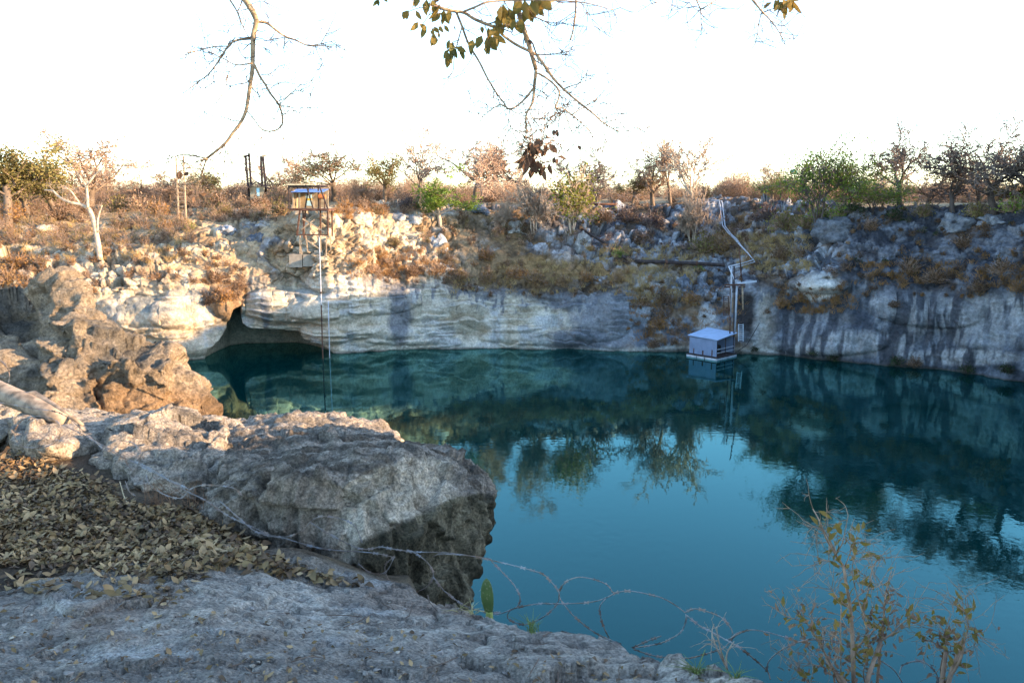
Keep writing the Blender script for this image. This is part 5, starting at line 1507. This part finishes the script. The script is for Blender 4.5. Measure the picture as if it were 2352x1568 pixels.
for L, r0, r1, nt in [
    ([(1225, -60), (1240, -20), (1265, 100), (1300, 220), (1340, 340), (1375, 460), (1415, 600)], 20, 14, 2), ([(1415, 600), (1400, 720), (1385, 870), (1330, 980), (1330, 1100), (1325, 1180)], 12, 4, 5),
    ([(540, 40), (600, 70), (700, 95), (800, 110), (900, 170), (1080, 235), (1180, 215), (1290, 200)], 12, 9, 4), ([(1080, 235), (1130, 300), (1240, 380), (1350, 435), (1420, 470)], 8, 9, 1),
    ([(800, 100), (900, 60), (1000, 20), (1200, 5), (1500, 5), (1800, 20), (2070, 85)], 7, 3, 12), ([(1420, 470), (1500, 580), (1570, 680), (1680, 790), (1800, 890), (1900, 970), (1990, 1050), (2090, 1110), (2200, 1170)], 10, 2.2, 22),
    ([(1420, 465), (1550, 465), (1680, 440), (1800, 400)], 5, 2, 9), ([(1430, 625), (1520, 680), (1605, 765), (1605, 850), (1580, 920), (1640, 925), (1720, 980), (1800, 1050), (1880, 1130), (1900, 1180)], 7, 2.2, 18),
    ([(735, 110), (780, 220), (840, 380), (930, 530), (1000, 670), (1080, 800), (1140, 880), (1170, 935)], 8, 5, 10), ([(780, 240), (740, 380), (715, 500), (700, 620), (610, 740)], 5, 1.8, 8),
    ([(1395, 750), (1330, 830), (1270, 890), (1190, 930), (1120, 895), (1040, 930), (960, 1000), (920, 1070)], 8, 2.2, 12), ([(1190, 930), (1250, 965), (1330, 955)], 4, 3, 2), ([(1190, 930), (1185, 1030), (1230, 1160)], 3.4, 1.8, 6),
    ([(1185, 1030), (1150, 1120), (1030, 1240)], 3, 1.6, 4), ([(1330, 960), (1300, 870)], 3, 2.4, 1), ([(1360, 960), (1400, 1030), (1480, 1130), (1560, 1210), (1650, 1270)], 3.6, 1.8, 8), ([(1330, 1180), (1290, 1250)], 3, 2, 9),
    ([(1750, -20), (1755, 0), (1750, 130), (1730, 260), (1710, 345)], 7, 4.5, 5), ([(1660, 760), (1780, 710), (1900, 670)], 3, 1.8, 5), ([(1700, 800), (1800, 690), (1860, 600)], 3, 1.8, 5), ([(1720, 980), (1830, 910), (1930, 840)], 4, 2, 6),
    ([(1650, 940), (1700, 1080), (1750, 1200), (1755, 1250)], 3.4, 2, 6), ([(1530, 1070), (1590, 1010), (1650, 930)], 2.4, 2, 3), ([(1990, 1050), (2110, 1020)], 2.2, 1.4, 3), ([(1990, 1050), (2000, 1160), (2040, 1250)], 2.4, 1.5, 5),
    ([(1390, 140), (1480, 180), (1560, 220), (1640, 200)], 4.5, 2, 8), ([(1400, 80), (1480, 40), (1560, 10), (1600, -20)], 9, 6, 3), ([(1800, 30), (1870, 130), (1920, 250)], 2.6, 1.5, 7), ([(1480, 200), (1540, 320), (1610, 410)], 2.4, 1.6, 4),
    ([(1400, 1020), (1500, 1010), (1600, 985)], 2.2, 1.5, 5), ([(560, 0), (545, 20), (540, 40)], 12, 12, 0), ([(300, 115), (380, 80), (470, 60)], 2, 2.4, 1), ([(430, 230), (500, 130), (530, 60)], 2, 2.6, 2), ([(1060, 790), (930, 860), (890, 880)], 1.8, 1.4, 4), ([(1140, 880), (1220, 790), (1300, 830)], 2.2, 1.5, 5),
    ([(1420, 860), (1440, 780), (1490, 800)], 2.2, 1.5, 8), ([(870, 70), (930, 140), (980, 210)], 2.2, 1.6, 2), ([(2090, 0), (2150, 90)], 2, 1.5, 2), ([(1325, 1180), (1370, 1230), (1400, 1300), (1380, 1400)], 3.4, 2.2, 10), ([(1570, 1190), (1610, 1280), (1580, 1380)], 2, 1.6, 3)]:
    limb(m, L, B2, Yb, r0, r1, nt)
e0 = P(*crop_pts([(1225, -60)], *B2)[0], Yb)
m.tube(np.array([e0, e0 + [.1, -.4, .4], [1.4, 2.2, 16.6], [2.1, .6, 17.1], top]), [.026, .035, .05, .08, .11], 8)
e1 = P(*crop_pts([(560, 0)], *B2)[0], Yb)
m.tube(np.array([e1, e1 + [.3, -.3, .25], e0 + [.1, -.4, .4]]), [.014, .018, .022], 6)
for (x, y) in ((1600, -20), (1750, -20)):
    e2 = P(*crop_pts([(x, y)], *B2)[0], Yb)
    m.tube(np.array([e2, e2 + [0, -.3, .3], [1.4, 2.2, 16.6]]), [.008, .013, .02], 6)
part_s("limb", m, [M_LIMB, M_TWIGN])
Yc = 4.3
m = MB()
for L, r0, r1, nt in [
    ([(1260, -50), (1290, 0), (1340, 60), (1395, 125), (1450, 180), (1520, 265), (1590, 380), (1650, 505)], 9, 2.4, 9), ([(1400, 125), (1460, 100), (1530, 80)], 5, 3, 3), ([(1380, 130), (1360, 220), (1340, 330), (1320, 430), (1285, 485)], 4, 2.2, 6),
    ([(1375, 250), (1410, 330), (1440, 390)], 2.4, 1.8, 1), ([(1480, 210), (1570, 255), (1630, 250)], 3, 2, 3), ([(1590, 380), (1700, 395)], 2.6, 1.8, 2), ([(1590, 385), (1525, 475)], 2.4, 1.6, 1), ([(720, -50), (735, 0), (775, 95), (780, 180), (785, 290), (765, 360)], 6, 2.2, 8),
    ([(780, 95), (860, 50), (930, 0), (950, -30)], 5, 4, 4), ([(800, 80), (885, 185)], 2.4, 1.6, 1), ([(785, 290), (840, 340)], 2, 1.6, 0), ([(420, -30), (380, 0), (310, 50), (240, 105)], 4, 2.6, 2), ([(505, -40), (500, 0), (490, 90), (460, 150), (380, 170)], 3.4, 2.2, 0), ([(460, 150), (462, 215)], 2.4, 1.8, 0),
    ([(540, -40), (540, 0), (550, 80), (560, 140)], 3, 1.8, 3), ([(1270, 10), (1200, 50), (1140, 100)], 2.2, 1.6, 0), ([(740, 0), (640, 35)], 2.6, 1.8, 3), ([(740, 60), (630, 80)], 2.2, 1.6, 2)]:
    limb(m, L, B3_, Yc, r0, r1, nt, .12)
hub = np.array([1.9, 2.6, 16.4])
for (x, y) in ((1260, -50), (720, -50), (950, -30), (420, -30), (505, -40), (540, -40)):
    e2 = P(*crop_pts([(x, y)], *B3_)[0], Yc)
    m.tube(np.array([e2, e2 + [0, -.2, .25], hub]), [.004, .006, .014], 6)
m.tube(np.array([hub, [2.3, 1.2, 17.0], top]), [.03, .06, .10], 8)
part_s("limb", m, [M_LIMB, M_TWIGN])
part_s("trunk", trm, [M_LIMB])
# leaves hanging in bunches
def bunch(mb, K, Y, lst, m=0):
    for (x, y, n, sp, ln) in lst:
        k = K[2] * Y / FPX
        b = P(*crop_pts([(x, y)], *K)[0], Y)
        C = b + rg.normal(0, 1, (n, 3)) * np.array([sp, sp * .7, sp * .6]) * k
        D = rg.normal(0, .38, (n, 3)) + np.array([0, 0, -1.0])
        D[:, 0] += (C[:, 0] - b[0]) / (sp * k + 1e-6) * .28
        N = rg.normal(0, 1, (n, 3)) + np.array([0, -1.6, 0])
        mb.leaves(C, D, N, rg.uniform(.8, 1.2, n) * ln * k, rg.uniform(.45, .62, n) * ln * k, m=m, fold=.12, curl=.12)
m = MB()
bunch(m, B2, Yb - .03, [(510, 20, 7, 50, 110), (650, 100, 8, 45, 100), (335, 85, 2, 12, 100), (385, 85, 1, 5, 85), (420, 205, 2, 12, 100), (480, 222, 1, 4, 95), (550, 215, 4, 24, 70), (610, 210, 2, 18, 60), (550, 295, 3, 16, 90), (590, 275, 1, 6, 50),
                        (675, 390, 4, 24, 90), (680, 460, 4, 18, 105), (740, 400, 4, 22, 90), (680, 335, 1, 4, 75), (1000, 300, 16, 62, 115), (960, 240, 2, 14, 50), (1150, 80, 8, 40, 130), (1330, 20, 11, 40, 150), (1230, 160, 4, 34, 110), (75, -10, 3, 16, 70), (710, 215, 1, 5, 40), (1190, 140, 4, 24, 120)])
bunch(m, B3_, Yc, [(1560, 10, 5, 32, 130), (1600, 0, 6, 36, 90), (1700, 10, 3, 14, 120), (1650, 20, 3, 20, 100), (1845, 0, 1, 4, 70), (1520, 5, 3, 16, 60), (1590, 130, 2, 14, 60)])
lv1 = part_s("leaves", m, [M_LEAFN]); lv1["label"] = "yellow green hanging leaves"
m = MB()
bunch(m, B2, Yb - .03, [(1370, 1205, 3, 18, 90), (1400, 1220, 12, 46, 105), (1450, 1250, 5, 30, 80), (1340, 1330, 3, 14, 150), (1385, 1330, 3, 12, 140), (1370, 1420, 2, 14, 90), (1460, 1410, 9, 30, 90), (1450, 1185, 1, 4, 50), (1575, 1340, 2, 12, 70), (1590, 1350, 1, 6, 60),
                        (1580, 1100, 2, 8, 60), (1765, 1240, 2, 12, 50), (1520, 1060, 1, 4, 45), (1340, 1150, 2, 8, 40)])
bunch(m, B1, Ya, [(230, 1250, 2, 10, 70), (345, 1440, 4, 30, 60), (300, 1260, 1, 4, 60), (380, 1180, 1, 4, 50)])
lv2 = part_s("dead_leaves", m, [M_LEAFB]); lv2["label"] = "shrivelled dark brown hanging leaves"
# the rest of its crown, above and behind the camera
m = MB()
sp = dict(SPEC["spread"]); sp["lev"] = 4
r2 = np.random.default_rng(5)
segs, tips = grow(r2, sp, [(top, (.3, -.5, .6), 1.6, .1), (top, (.9, .2, .4), 1.8, .1), (top, (.6, .6, .5), 1.4, .08), (top, (-.3, -.9, .5), 1.6, .08)])
Aa = np.array([s[0] for s in segs]); Bb = np.array([s[1] for s in segs])
m.segs(Aa, Bb, np.maximum([s[2] for s in segs], .004), np.maximum([s[3] for s in segs], .003), 4)
part_s("crown", m, [M_TWIGN])

# --- fallen leaves
M_L1 = flat_mat("fallen_leaf_tan", (.17, .10, .045), c2=(.40, .265, .13), scale=4, rough=.8)
M_L2 = flat_mat("fallen_leaf_olive", (.105, .068, .03), c2=(.25, .165, .07), scale=4, rough=.8)
M_L3 = flat_mat("fallen_leaf_brown", (.075, .047, .028), c2=(.16, .10, .055), scale=4, rough=.8)
rl = np.random.default_rng(33)
def litter(name, poly, n, label, lmin, lmax, thick=.03):
    poly = np.array(poly, float)
    x0, y0 = poly.min(0); x1, y1 = poly.max(0)
    pts = []
    while len(pts) < n:
        x, y = rl.uniform(x0, x1), rl.uniform(y0, y1)
        ins = False; j = len(poly) - 1
        for i in range(len(poly)):
            if (poly[i, 1] > y) != (poly[j, 1] > y) and x < (poly[j, 0] - poly[i, 0]) * (y - poly[i, 1]) / (poly[j, 1] - poly[i, 1]) + poly[i, 0]: ins = not ins
            j = i
        if not ins: continue
        q_ = near_px(x, y)
        if q_ is None: continue
        pts.append(q_)
    pts = np.array(pts); n = len(pts)
    C = pts + np.stack([np.zeros(n), np.zeros(n), rl.uniform(.004, thick, n)], 1)
    a = rl.uniform(0, 6.28, n); tl = rl.normal(0, .36, n)
    D = np.stack([np.cos(a), np.sin(a), tl], 1)
    N = np.stack([rl.normal(0, .5, n), rl.normal(0, .5, n), np.ones(n)], 1)
    m = MB(); k = rl.choice([0, 1, 2], n, p=[.36, .36, .28])
    Ls = rl.uniform(lmin, lmax, n)
    for i in range(3):
        s_ = k == i
        m.leaves(C[s_], D[s_], N[s_], Ls[s_], Ls[s_] * rl.uniform(.42, .62, s_.sum()), m=i, fold=[.08, .2, .3][i], curl=[-.25, .15, .35][i])
    o = link(name, m.mesh(name, [M_L1, M_L2, M_L3])); tag(o, label, "leaves", kind="stuff")
litter("fallen_leaves", [(-480, 1010), (-200, 1010), (40, 1030), (160, 1085), (250, 1110), (300, 1160), (450, 1170), (520, 1230), (600, 1290), (470, 1312), (440, 1330), (300, 1320), (120, 1300), (-480, 1310)], 11500, "dry tan leaves lying thick in the hollow", .02, .058, .03)
litter("scattered_leaves", [(-480, 1300), (120, 1280), (440, 1310), (480, 1320), (400, 1400), (150, 1370), (-480, 1350)], 420, "dry leaves thinly strewn over the ledge edge", .035, .075, .014)
litter("leaf_crumbs", [(-400, 1400), (500, 1400), (900, 1440), (1200, 1480), (1700, 1560), (1700, 1600), (-30, 1600)], 520, "crumbled leaf bits on the ledge", .012, .038, .01)
litter("wedged_leaves", [(440, 1180), (520, 1200), (640, 1290), (860, 1360), (640, 1325), (470, 1300)], 400, "dry leaves wedged under the big block", .04, .075, .04)

# --- chips and sticks lying on the ledge
m = MB(); bmc = bmesh.new(); bmesh.ops.create_icosphere(bmc, subdivisions=1, radius=1.0)
cv = np.array([v.co[:] for v in bmc.verts]); cf3 = np.array([[v.index for v in f.verts] for f in bmc.faces]); bmc.free()
for i in range(120):
    q_ = near_px(rl.uniform(0, 1750), rl.uniform(1330, 1568))
    if q_ is None: continue
    s_ = .004 + .014 * rl.random() ** 3
    m.add(q_ + (cv + rl.normal(0, .22, cv.shape)) * s_ * np.array([1.2, 1, .6]), T=cf3, m=int(rl.integers(0, 2)))
for i in range(90):
    q_ = near_px(rl.uniform(0, 1700), rl.uniform(1150, 1568))
    if q_ is None: continue
    a = rl.uniform(0, 6.28); L_ = rl.uniform(.02, .10); dv_ = np.array([math.cos(a), math.sin(a), rl.normal(0, .15)]) * L_
    q_ = q_ + np.array([0, 0, .01]); m.segs([q_, q_ + dv_], [q_ + dv_, q_ + dv_ * 1.7 + rl.normal(0, .012, 3)], .003, .002, 4, m=2)
o = link("stone_chips", m.mesh("stone_chips", [flat_mat("chip_pale", (.34, .28, .21), var=.3, scale=30), flat_mat("chip_grey", (.22, .19, .16), var=.3, scale=30), M_TWIGN], smooth=False)); tag(o, "small stone chips and twig bits strewn over the ledge", "gravel", kind="stuff")

# --- weathered log at the left
lg = empty("log", P(60, 930, 6.3), "weathered grey fallen log lying over the round ended rock at the left", "log")
m = MB()
Q = [P(-60, 870, 6.6), P(0, 900, 6.45), P(60, 925, 6.3), P(110, 948, 6.2), P(150, 968, 6.1)]
m.tube(Q, [.085, .08, .075, .07, .05], 12)
Q = np.array(Q)
_parent(link("trunk", m.mesh("trunk", [flat_mat("grey_dead_wood", (.24, .18, .125), var=.45, scale=14)])), lg)
m = MB(); m.tube([P(30, 912, 6.3), P(80, 905, 6.35), P(130, 935, 6.2), P(190, 975, 6.05)], [.03, .028, .022, .012], 7)
_parent(link("branch_stub", m.mesh("branch_stub", [bpy.data.materials["grey_dead_wood"]])), lg)

# --- razor wire coil
rw = np.random.default_rng(3)
def Yw_(x, y):
    return float(np.interp(x, [0, 160, 300, 450, 620, 900, 1050, 1300, 1700, 2352], [5.45, 5.3, 5.0, 4.72, 4.5, 4.3, 4.15, 3.75, 3.25, 2.95]))
m = MB()
C7 = (1020.9, 1157, .28937); C8 = (1671.6, 1089, .3056); C6 = (544.5, 884.8, .4357); C5 = (0, 816.7, .4793)
WIRES = [(C7, [(-90, 420), (-20, 395), (200, 410), (370, 445), (600, 500), (770, 550), (830, 600), (905, 690), (910, 750)]), (C7, [(370, 450), (450, 530), (550, 640), (600, 740), (580, 810), (520, 840), (430, 870), (300, 850), (150, 800), (0, 690)]),
         (C7, [(530, 830), (500, 880), (520, 920), (620, 955), (720, 930), (820, 870), (900, 780), (910, 690)]), (C7, [(910, 690), (960, 620), (1060, 580), (1180, 595), (1290, 640), (1335, 700)]),
         (C7, [(500, 850), (600, 815), (750, 790), (900, 790), (1080, 785), (1200, 770), (1290, 740), (1370, 700), (1480, 690), (1620, 715), (1730, 745), (1830, 800), (1910, 860)]), (C7, [(910, 740), (960, 810), (1040, 900), (1180, 1010), (1300, 1070), (1400, 1110)]),
         (C7, [(1280, 750), (1235, 810), (1240, 900), (1270, 990), (1300, 1050)]), (C7, [(1915, 870), (1915, 930), (1870, 1020), (1750, 1090), (1640, 1120), (1500, 1140)]), (C7, [(1490, 1140), (1600, 1090), (1720, 1045)]),
         (C7, [(1910, 860), (1980, 830), (2080, 850), (2200, 900), (2270, 980), (2290, 1030)]), (C7, [(1920, 880), (2020, 960), (2150, 1030), (2352, 1140)]), (C7, [(1500, 1150), (1650, 1200), (1800, 1220), (1950, 1220), (2100, 1180), (2230, 1130), (2300, 1040), (2352, 1010)]),
         (C8, [(0, 1240), (150, 1170), (300, 1185), (520, 1250)]), (C8, [(0, 1250), (130, 1330), (290, 1470), (320, 1540)]), (C8, [(290, 1480), (310, 1400), (400, 1320), (530, 1260), (680, 1240), (850, 1270), (1000, 1330), (1150, 1400), (1250, 1470), (1310, 1560)]),
         (C8, [(590, 1280), (650, 1350), (750, 1430), (860, 1510), (920, 1568)]), (C8, [(1290, 1500), (1320, 1430), (1440, 1400), (1520, 1440), (1570, 1500), (1580, 1575)]),
         (C6, [(-90, 610), (0, 690), (100, 770), (230, 800), (340, 770), (385, 720), (440, 690), (540, 700), (620, 740), (660, 830)]), (C6, [(100, 770), (250, 805), (450, 860), (700, 880), (830, 905)]), (C6, [(760, 850), (920, 875), (1100, 880), (1240, 900), (1340, 915)]),
         (C6, [(830, 900), (780, 950), (800, 1030), (850, 1080), (930, 1090), (1000, 1060), (1035, 1000), (1010, 940), (950, 890), (900, 870)]), (C6, [(1035, 1010), (1100, 1090), (1200, 1160), (1300, 1190), (1390, 1195)]), (C6, [(640, 940), (700, 985), (780, 985), (830, 905)]), (C6, [(385, 720), (500, 790), (650, 860), (760, 850)]),
         (C5, [(0, 225), (150, 250), (300, 280), (420, 380), (520, 460), (700, 530), (880, 640), (980, 690), (1100, 770), (1278, 850)]), (C5, [(300, 330), (440, 400), (600, 490), (780, 580), (910, 640)]), (C5, [(700, 570), (720, 620), (800, 670), (870, 680), (910, 640)]),
         (C5, [(910, 640), (970, 620), (1110, 630), (1160, 670)]), (C5, [(85, 330), (70, 380), (100, 430), (170, 440), (250, 425), (290, 380), (280, 320), (200, 290), (120, 300), (85, 330)]), (C5, [(600, 500), (640, 550), (675, 470), (640, 420), (600, 410)]), (C5, [(-30, 0), (0, 20), (30, 50), (45, 90), (40, 130)]),
         (C5, [(600, 600), (620, 650), (650, 670)])]
for K, L in WIRES:
    Q = traced(m, crop_pts(L, *K), Yw_, .0024, .0024, 5, jit=.012, rng=rw, sub=6)
    seg = np.linalg.norm(np.diff(Q, axis=0), axis=1); cum = np.concatenate([[0], np.cumsum(seg)])
    for s_ in np.arange(rw.uniform(.01, .05), cum[-1], .058):
        c_ = np.array([np.interp(s_, cum, Q[:, i]) for i in range(3)])
        c2 = np.array([np.interp(s_ + .01, cum, Q[:, i]) for i in range(3)])
        t = _unit(c2 - c_); n_ = _unit(np.cross(t, rw.normal(0, 1, 3))); u_ = np.cross(t, n_)
        v = [c_ - t * .016, c_ + n_ * .008, c_ + t * .016, c_ - n_ * .008]
        m.add(np.array([v[0] + t * .004, v[0] + n_ * .009, v[1] * .5 + c_ * .5, v[2] + n_ * .009, v[2] - t * .004, v[2] - n_ * .009, v[3] * .5 + c_ * .5, v[0] - n_ * .009]), T=[[0, 1, 2], [2, 3, 4], [4, 5, 6], [6, 7, 0]], Q=[[0, 2, 4, 6]])
o = link("razor_wire", m.mesh("razor_wire", [M_WIRE])); tag(o, "tangled razor wire looping over the rocks and out above the water", "wire")

# --- cactus pads
def cactus(x, y0, y1, w, Y, label, lean=-.12):
    b = P(x, y1, Y); t = P(x, y0, Y); h = t[2] - b[2]
    e = empty("cactus", b, label, "cactus")
    k = Y / FPX
    n, s_ = 16, 16
    V = []
    for i in range(n + 1):
        f = i / n
        rw_ = w * .5 * k * (max(0, math.sin(math.pi * (f * .93 + .07) ** .85)) ** .55) * (.72 + .4 * f)
        for j in range(s_):
            a = 2 * math.pi * j / s_
            V.append((lean * h * (f - .0) * 1.0 * (1 - .5 * f) + rw_ * math.cos(a), rw_ * .26 * math.sin(a), h * (.14 + .86 * f)))
    ii = np.arange((n + 1) * s_).reshape(n + 1, s_)
    Q = np.stack([ii[:-1], np.roll(ii, -1, 1)[:-1], np.roll(ii, -1, 1)[1:], ii[1:]], 2).reshape(-1, 4)
    link("pad", mesh_np("pad", V, Q, M_PAD), e)
    m = MB(); m.tube([(0, 0, -.02), (0, 0, h * .2)], [.022, .016], 8); link("stem", m.mesh("stem", [M_PAD2]), e)
    m = MB(); vv = np.array(V)[rw.integers(s_, n * s_, 60)]
    dd = rw.normal(0, .5, (60, 3)); dd[:, 1] = -abs(dd[:, 1])
    m.segs(vv, vv + dd * .012, .0009, .0003, 3); link("spines", m.mesh("spines", [M_PALEWOOD]), e)
M_PAD = flat_mat("cactus_skin", (.065, .10, .028), c2=(.10, .14, .04), scale=16, rough=.6)
M_PAD2 = flat_mat("cactus_stem", (.26, .28, .07), var=.25, scale=20, rough=.7)
cactus(1124, 1327, 1424, 34, 3.85, "single upright green cactus pad on the ledge edge")
cactus(1028, 1382, 1402, 10, 4.15, "small cactus pad peeking out beside the big block's foot", 0)

# --- little grass tufts on the ledge
def tuft(x, y, h, n, label, mt_, sp=.5):
    q_ = near_px(x, y)
    if q_ is None: q_ = P(x, y, 3.4)
    m = MB(); k = math.hypot(q_[0], q_[1]) / FPX
    D = np.stack([rw.normal(0, sp, n), rw.normal(0, sp, n), np.ones(n)], 1) * (rw.uniform(.5, 1, n) * h * k)[:, None]
    B0 = rw.normal(0, 6 * k, (n, 3)) * np.array([1, .6, 0])
    m.segs(B0, B0 + D * .55, .0016, .0013, 3)
    m.segs(B0 + D * .55, B0 + D + np.stack([D[:, 0] * .6, D[:, 1] * .6, -.12 * D[:, 2]], 1), .0013, .0004, 3)
    o = link("grass_tuft", m.mesh("grass_tuft", [mt_])); o.location = q_; tag(o, label, "grass", "small tufts on the ledge edge")
M_GT = flat_mat("tuft_straw", (.38, .32, .14), var=.3, scale=10)
M_GG = flat_mat("tuft_green", (.16, .20, .05), var=.3, scale=10)
tuft(1225, 1452, 46, 26, "straw and green grass tuft right of the tall cactus pad", M_GG, .35)
tuft(1085, 1408, 24, 16, "low straw grass left of the tall cactus pad", M_GT, .9)
tuft(1055, 1402, 18, 10, "sparse straw blades at the foot of the big block", M_GT, .9)
tuft(1600, 1545, 34, 30, "low green and rust tuft on the ledge at the bottom edge", M_GG, .9)
tuft(1690, 1560, 36, 22, "olive tuft where the ledge leaves the picture", M_GG, .6)

# --- dry sticks
def sticks(name, Ls, Y, r, label, cat, mt_, twg=3, K=(0, 0, 1)):
    m = MB(); base = None
    for L in Ls:
        Q = traced(m, crop_pts(L, *K), Y, r, r * .4, 5, jit=.02, rng=rw)
        twiglets(m, Q[2:], rw, twg, .10, r * .4)
    o = link(name, m.mesh(name, [mt_])); tag(o, label, cat)
sticks("dead_plant", [[(2245, 1310), (2180, 1180), (2130, 1060), (2125, 1000), (2140, 950)], [(2245, 1310), (2200, 1180), (2170, 1050), (2160, 970)], [(2240, 1300), (2240, 1200), (2270, 1130), (2300, 1090)]], 3.15, .004, "pale leafless stalks at the bottom edge left of the leafy shrub", "plant", M_TWIGP, 4, C7)
bt = []
for i in range(46):
    x = rw.uniform(330, 470); y = rw.uniform(1178, 1215); h = rw.uniform(30, 95)
    bt.append([(x, y), (x + rw.normal(0, 8), y - h * .5), (x + rw.normal(0, 20), y - h)])
sticks("dead_plant", bt, lambda x, y: 5.02, .0022, "small brown dry twig bush in front of the squarish rock", "plant", flat_mat("rusty_twig", (.20, .11, .06), var=.3, scale=20), 3)
sticks("dead_plant", [[(346, 1205), (320, 1175), (290, 1150), (275, 1105)], [(275, 1105), (272, 1104)]][:1], 4.95, .006, "single bent pale stick leaning on the squarish rock", "stick", M_PALEWOOD, 0)

# --- leafy shrubs at the lower right
def near_shrub(stems, K, Y, label, r0, leaf_n, seed, foot):
    rng = np.random.default_rng(seed)
    allQ = []
    m = MB()
    for (L, a, b) in stems:
        Q = traced(m, crop_pts(L, *K), Y, a, b, 6, jit=.03, rng=rng)
        allQ.append(Q)
        twiglets(m, Q[3:], rng, 7, .14, .0016)
    base = np.array(foot, float)
    e = empty("shrub", base, label, "shrub")
    for Q in allQ:
        if Q[0][2] < 11.35:
            m.tube(np.array([Q[0], (Q[0] + base) / 2 + [0, 0, .05], base]), [.008, .009, .011], 6)
    _parent(link("stems", m.mesh("stems", [flat_mat("shrub_bark", (.26, .17, .11), var=.3, scale=30)])), e)
    m = MB()
    AQ = np.concatenate([q_[len(q_) // 4:] for q_ in allQ])
    low = AQ[AQ[:, 2] < np.percentile(AQ[:, 2], 45)]
    n1, n2 = leaf_n
    for (src, n, ls, mi, jt) in ((AQ, n1, .046, 0, .014), (low, n2, .032, 1, .04), (low, n2 // 3, .036, 0, .04)):
        i = rng.integers(0, len(src), n)
        C = src[i] + rng.normal(0, jt, (n, 3))
        D = rng.normal(0, .6, (n, 3)) + np.array([0, 0, .5])
        m.leaves(C, D, rng.normal(0, 1, (n, 3)) + np.array([0, -.6, .6]), rng.uniform(.6, 1.25, n) * ls, rng.uniform(.3, .48, n) * ls, m=mi, fold=.15)
    _parent(link("leaves", m.mesh("leaves", [M_SH1, M_SH2])), e)
M_SH1 = flat_mat("shrub_leaf_olive", (.15, .115, .022), c2=(.26, .165, .04), scale=12, rough=.6, trans=.35)
M_SH2 = flat_mat("shrub_leaf_russet", (.15, .085, .055), c2=(.25, .15, .085), scale=12, rough=.7, trans=.2)
near_shrub([([(950, 1620), (940, 1400), (935, 1200), (920, 1000), (890, 830), (870, 700), (810, 600), (740, 480), (690, 350), (640, 260)], .009, .002), ([(810, 600), (860, 520), (880, 430), (905, 310)], .003, .0014), ([(820, 610), (770, 500), (700, 380)], .003, .0014),
            ([(945, 1600), (960, 1330), (1060, 1220), (1110, 1150), (1170, 1080)], .006, .002), ([(1030, 1080), (1000, 1000), (960, 860), (935, 700), (985, 500)], .003, .0014), ([(1050, 1180), (1020, 1040), (1060, 850), (1090, 700), (1150, 600)], .004, .0014),
            ([(930, 970), (1010, 890), (1180, 820)], .003, .0015), ([(930, 1020), (830, 930), (780, 860)], .003, .0015), ([(1120, 1620), (1150, 1250), (1170, 1100), (1180, 960), (1200, 830), (1230, 720)], .006, .0016), ([(1150, 1250), (1240, 1190), (1310, 1120), (1400, 1040)], .004, .0014),
            ([(860, 1620), (760, 1400), (650, 1200), (580, 1090), (560, 1030)], .005, .0015), ([(740, 1380), (700, 1250), (720, 1150)], .004, .0015), ([(600, 1120), (520, 1090), (430, 1065)], .0025, .0012), ([(880, 690), (900, 640), (990, 410)], .0025, .0012), ([(870, 700), (760, 650), (680, 640)], .0025, .0012),
            ([(850, 1500), (848, 1250), (850, 1010)], .0025, .0012), ([(900, 1620), (800, 1480), (620, 1420)], .004, .0014), ([(1050, 1620), (1020, 1480), (1080, 1300)], .004, .0014), ([(640, 1620), (560, 1500), (520, 1470)], .003, .0014)],
           C8, 3.0, "tall thin leafy shrub with russet lower leaves at the bottom right", .01, (120, 230), 61, P(1965, 1680, 2.9))
near_shrub([([(1600, 1600), (1700, 1480), (1760, 1350), (1780, 1250), (1810, 1150)], .006, .002), ([(1810, 1150), (1790, 1050), (1740, 1000), (1670, 955)], .003, .0014), ([(1770, 1240), (1690, 1290), (1640, 1230), (1630, 1180), (1680, 1050)], .003, .0013),
            ([(1610, 1600), (1600, 1450), (1640, 1230), (1570, 1110), (1500, 1090)], .003, .0013), ([(1810, 1150), (1800, 1050), (1810, 980)], .002, .0012), ([(1640, 1330), (1570, 1270), (1480, 1240)], .002, .0012), ([(1815, 1140), (1860, 1170), (1880, 1210)], .002, .0012)],
           C8, 3.05, "smaller leafy shrub standing right of the tall thin one", .01, (46, 60), 62, P(2150, 1680, 2.95))
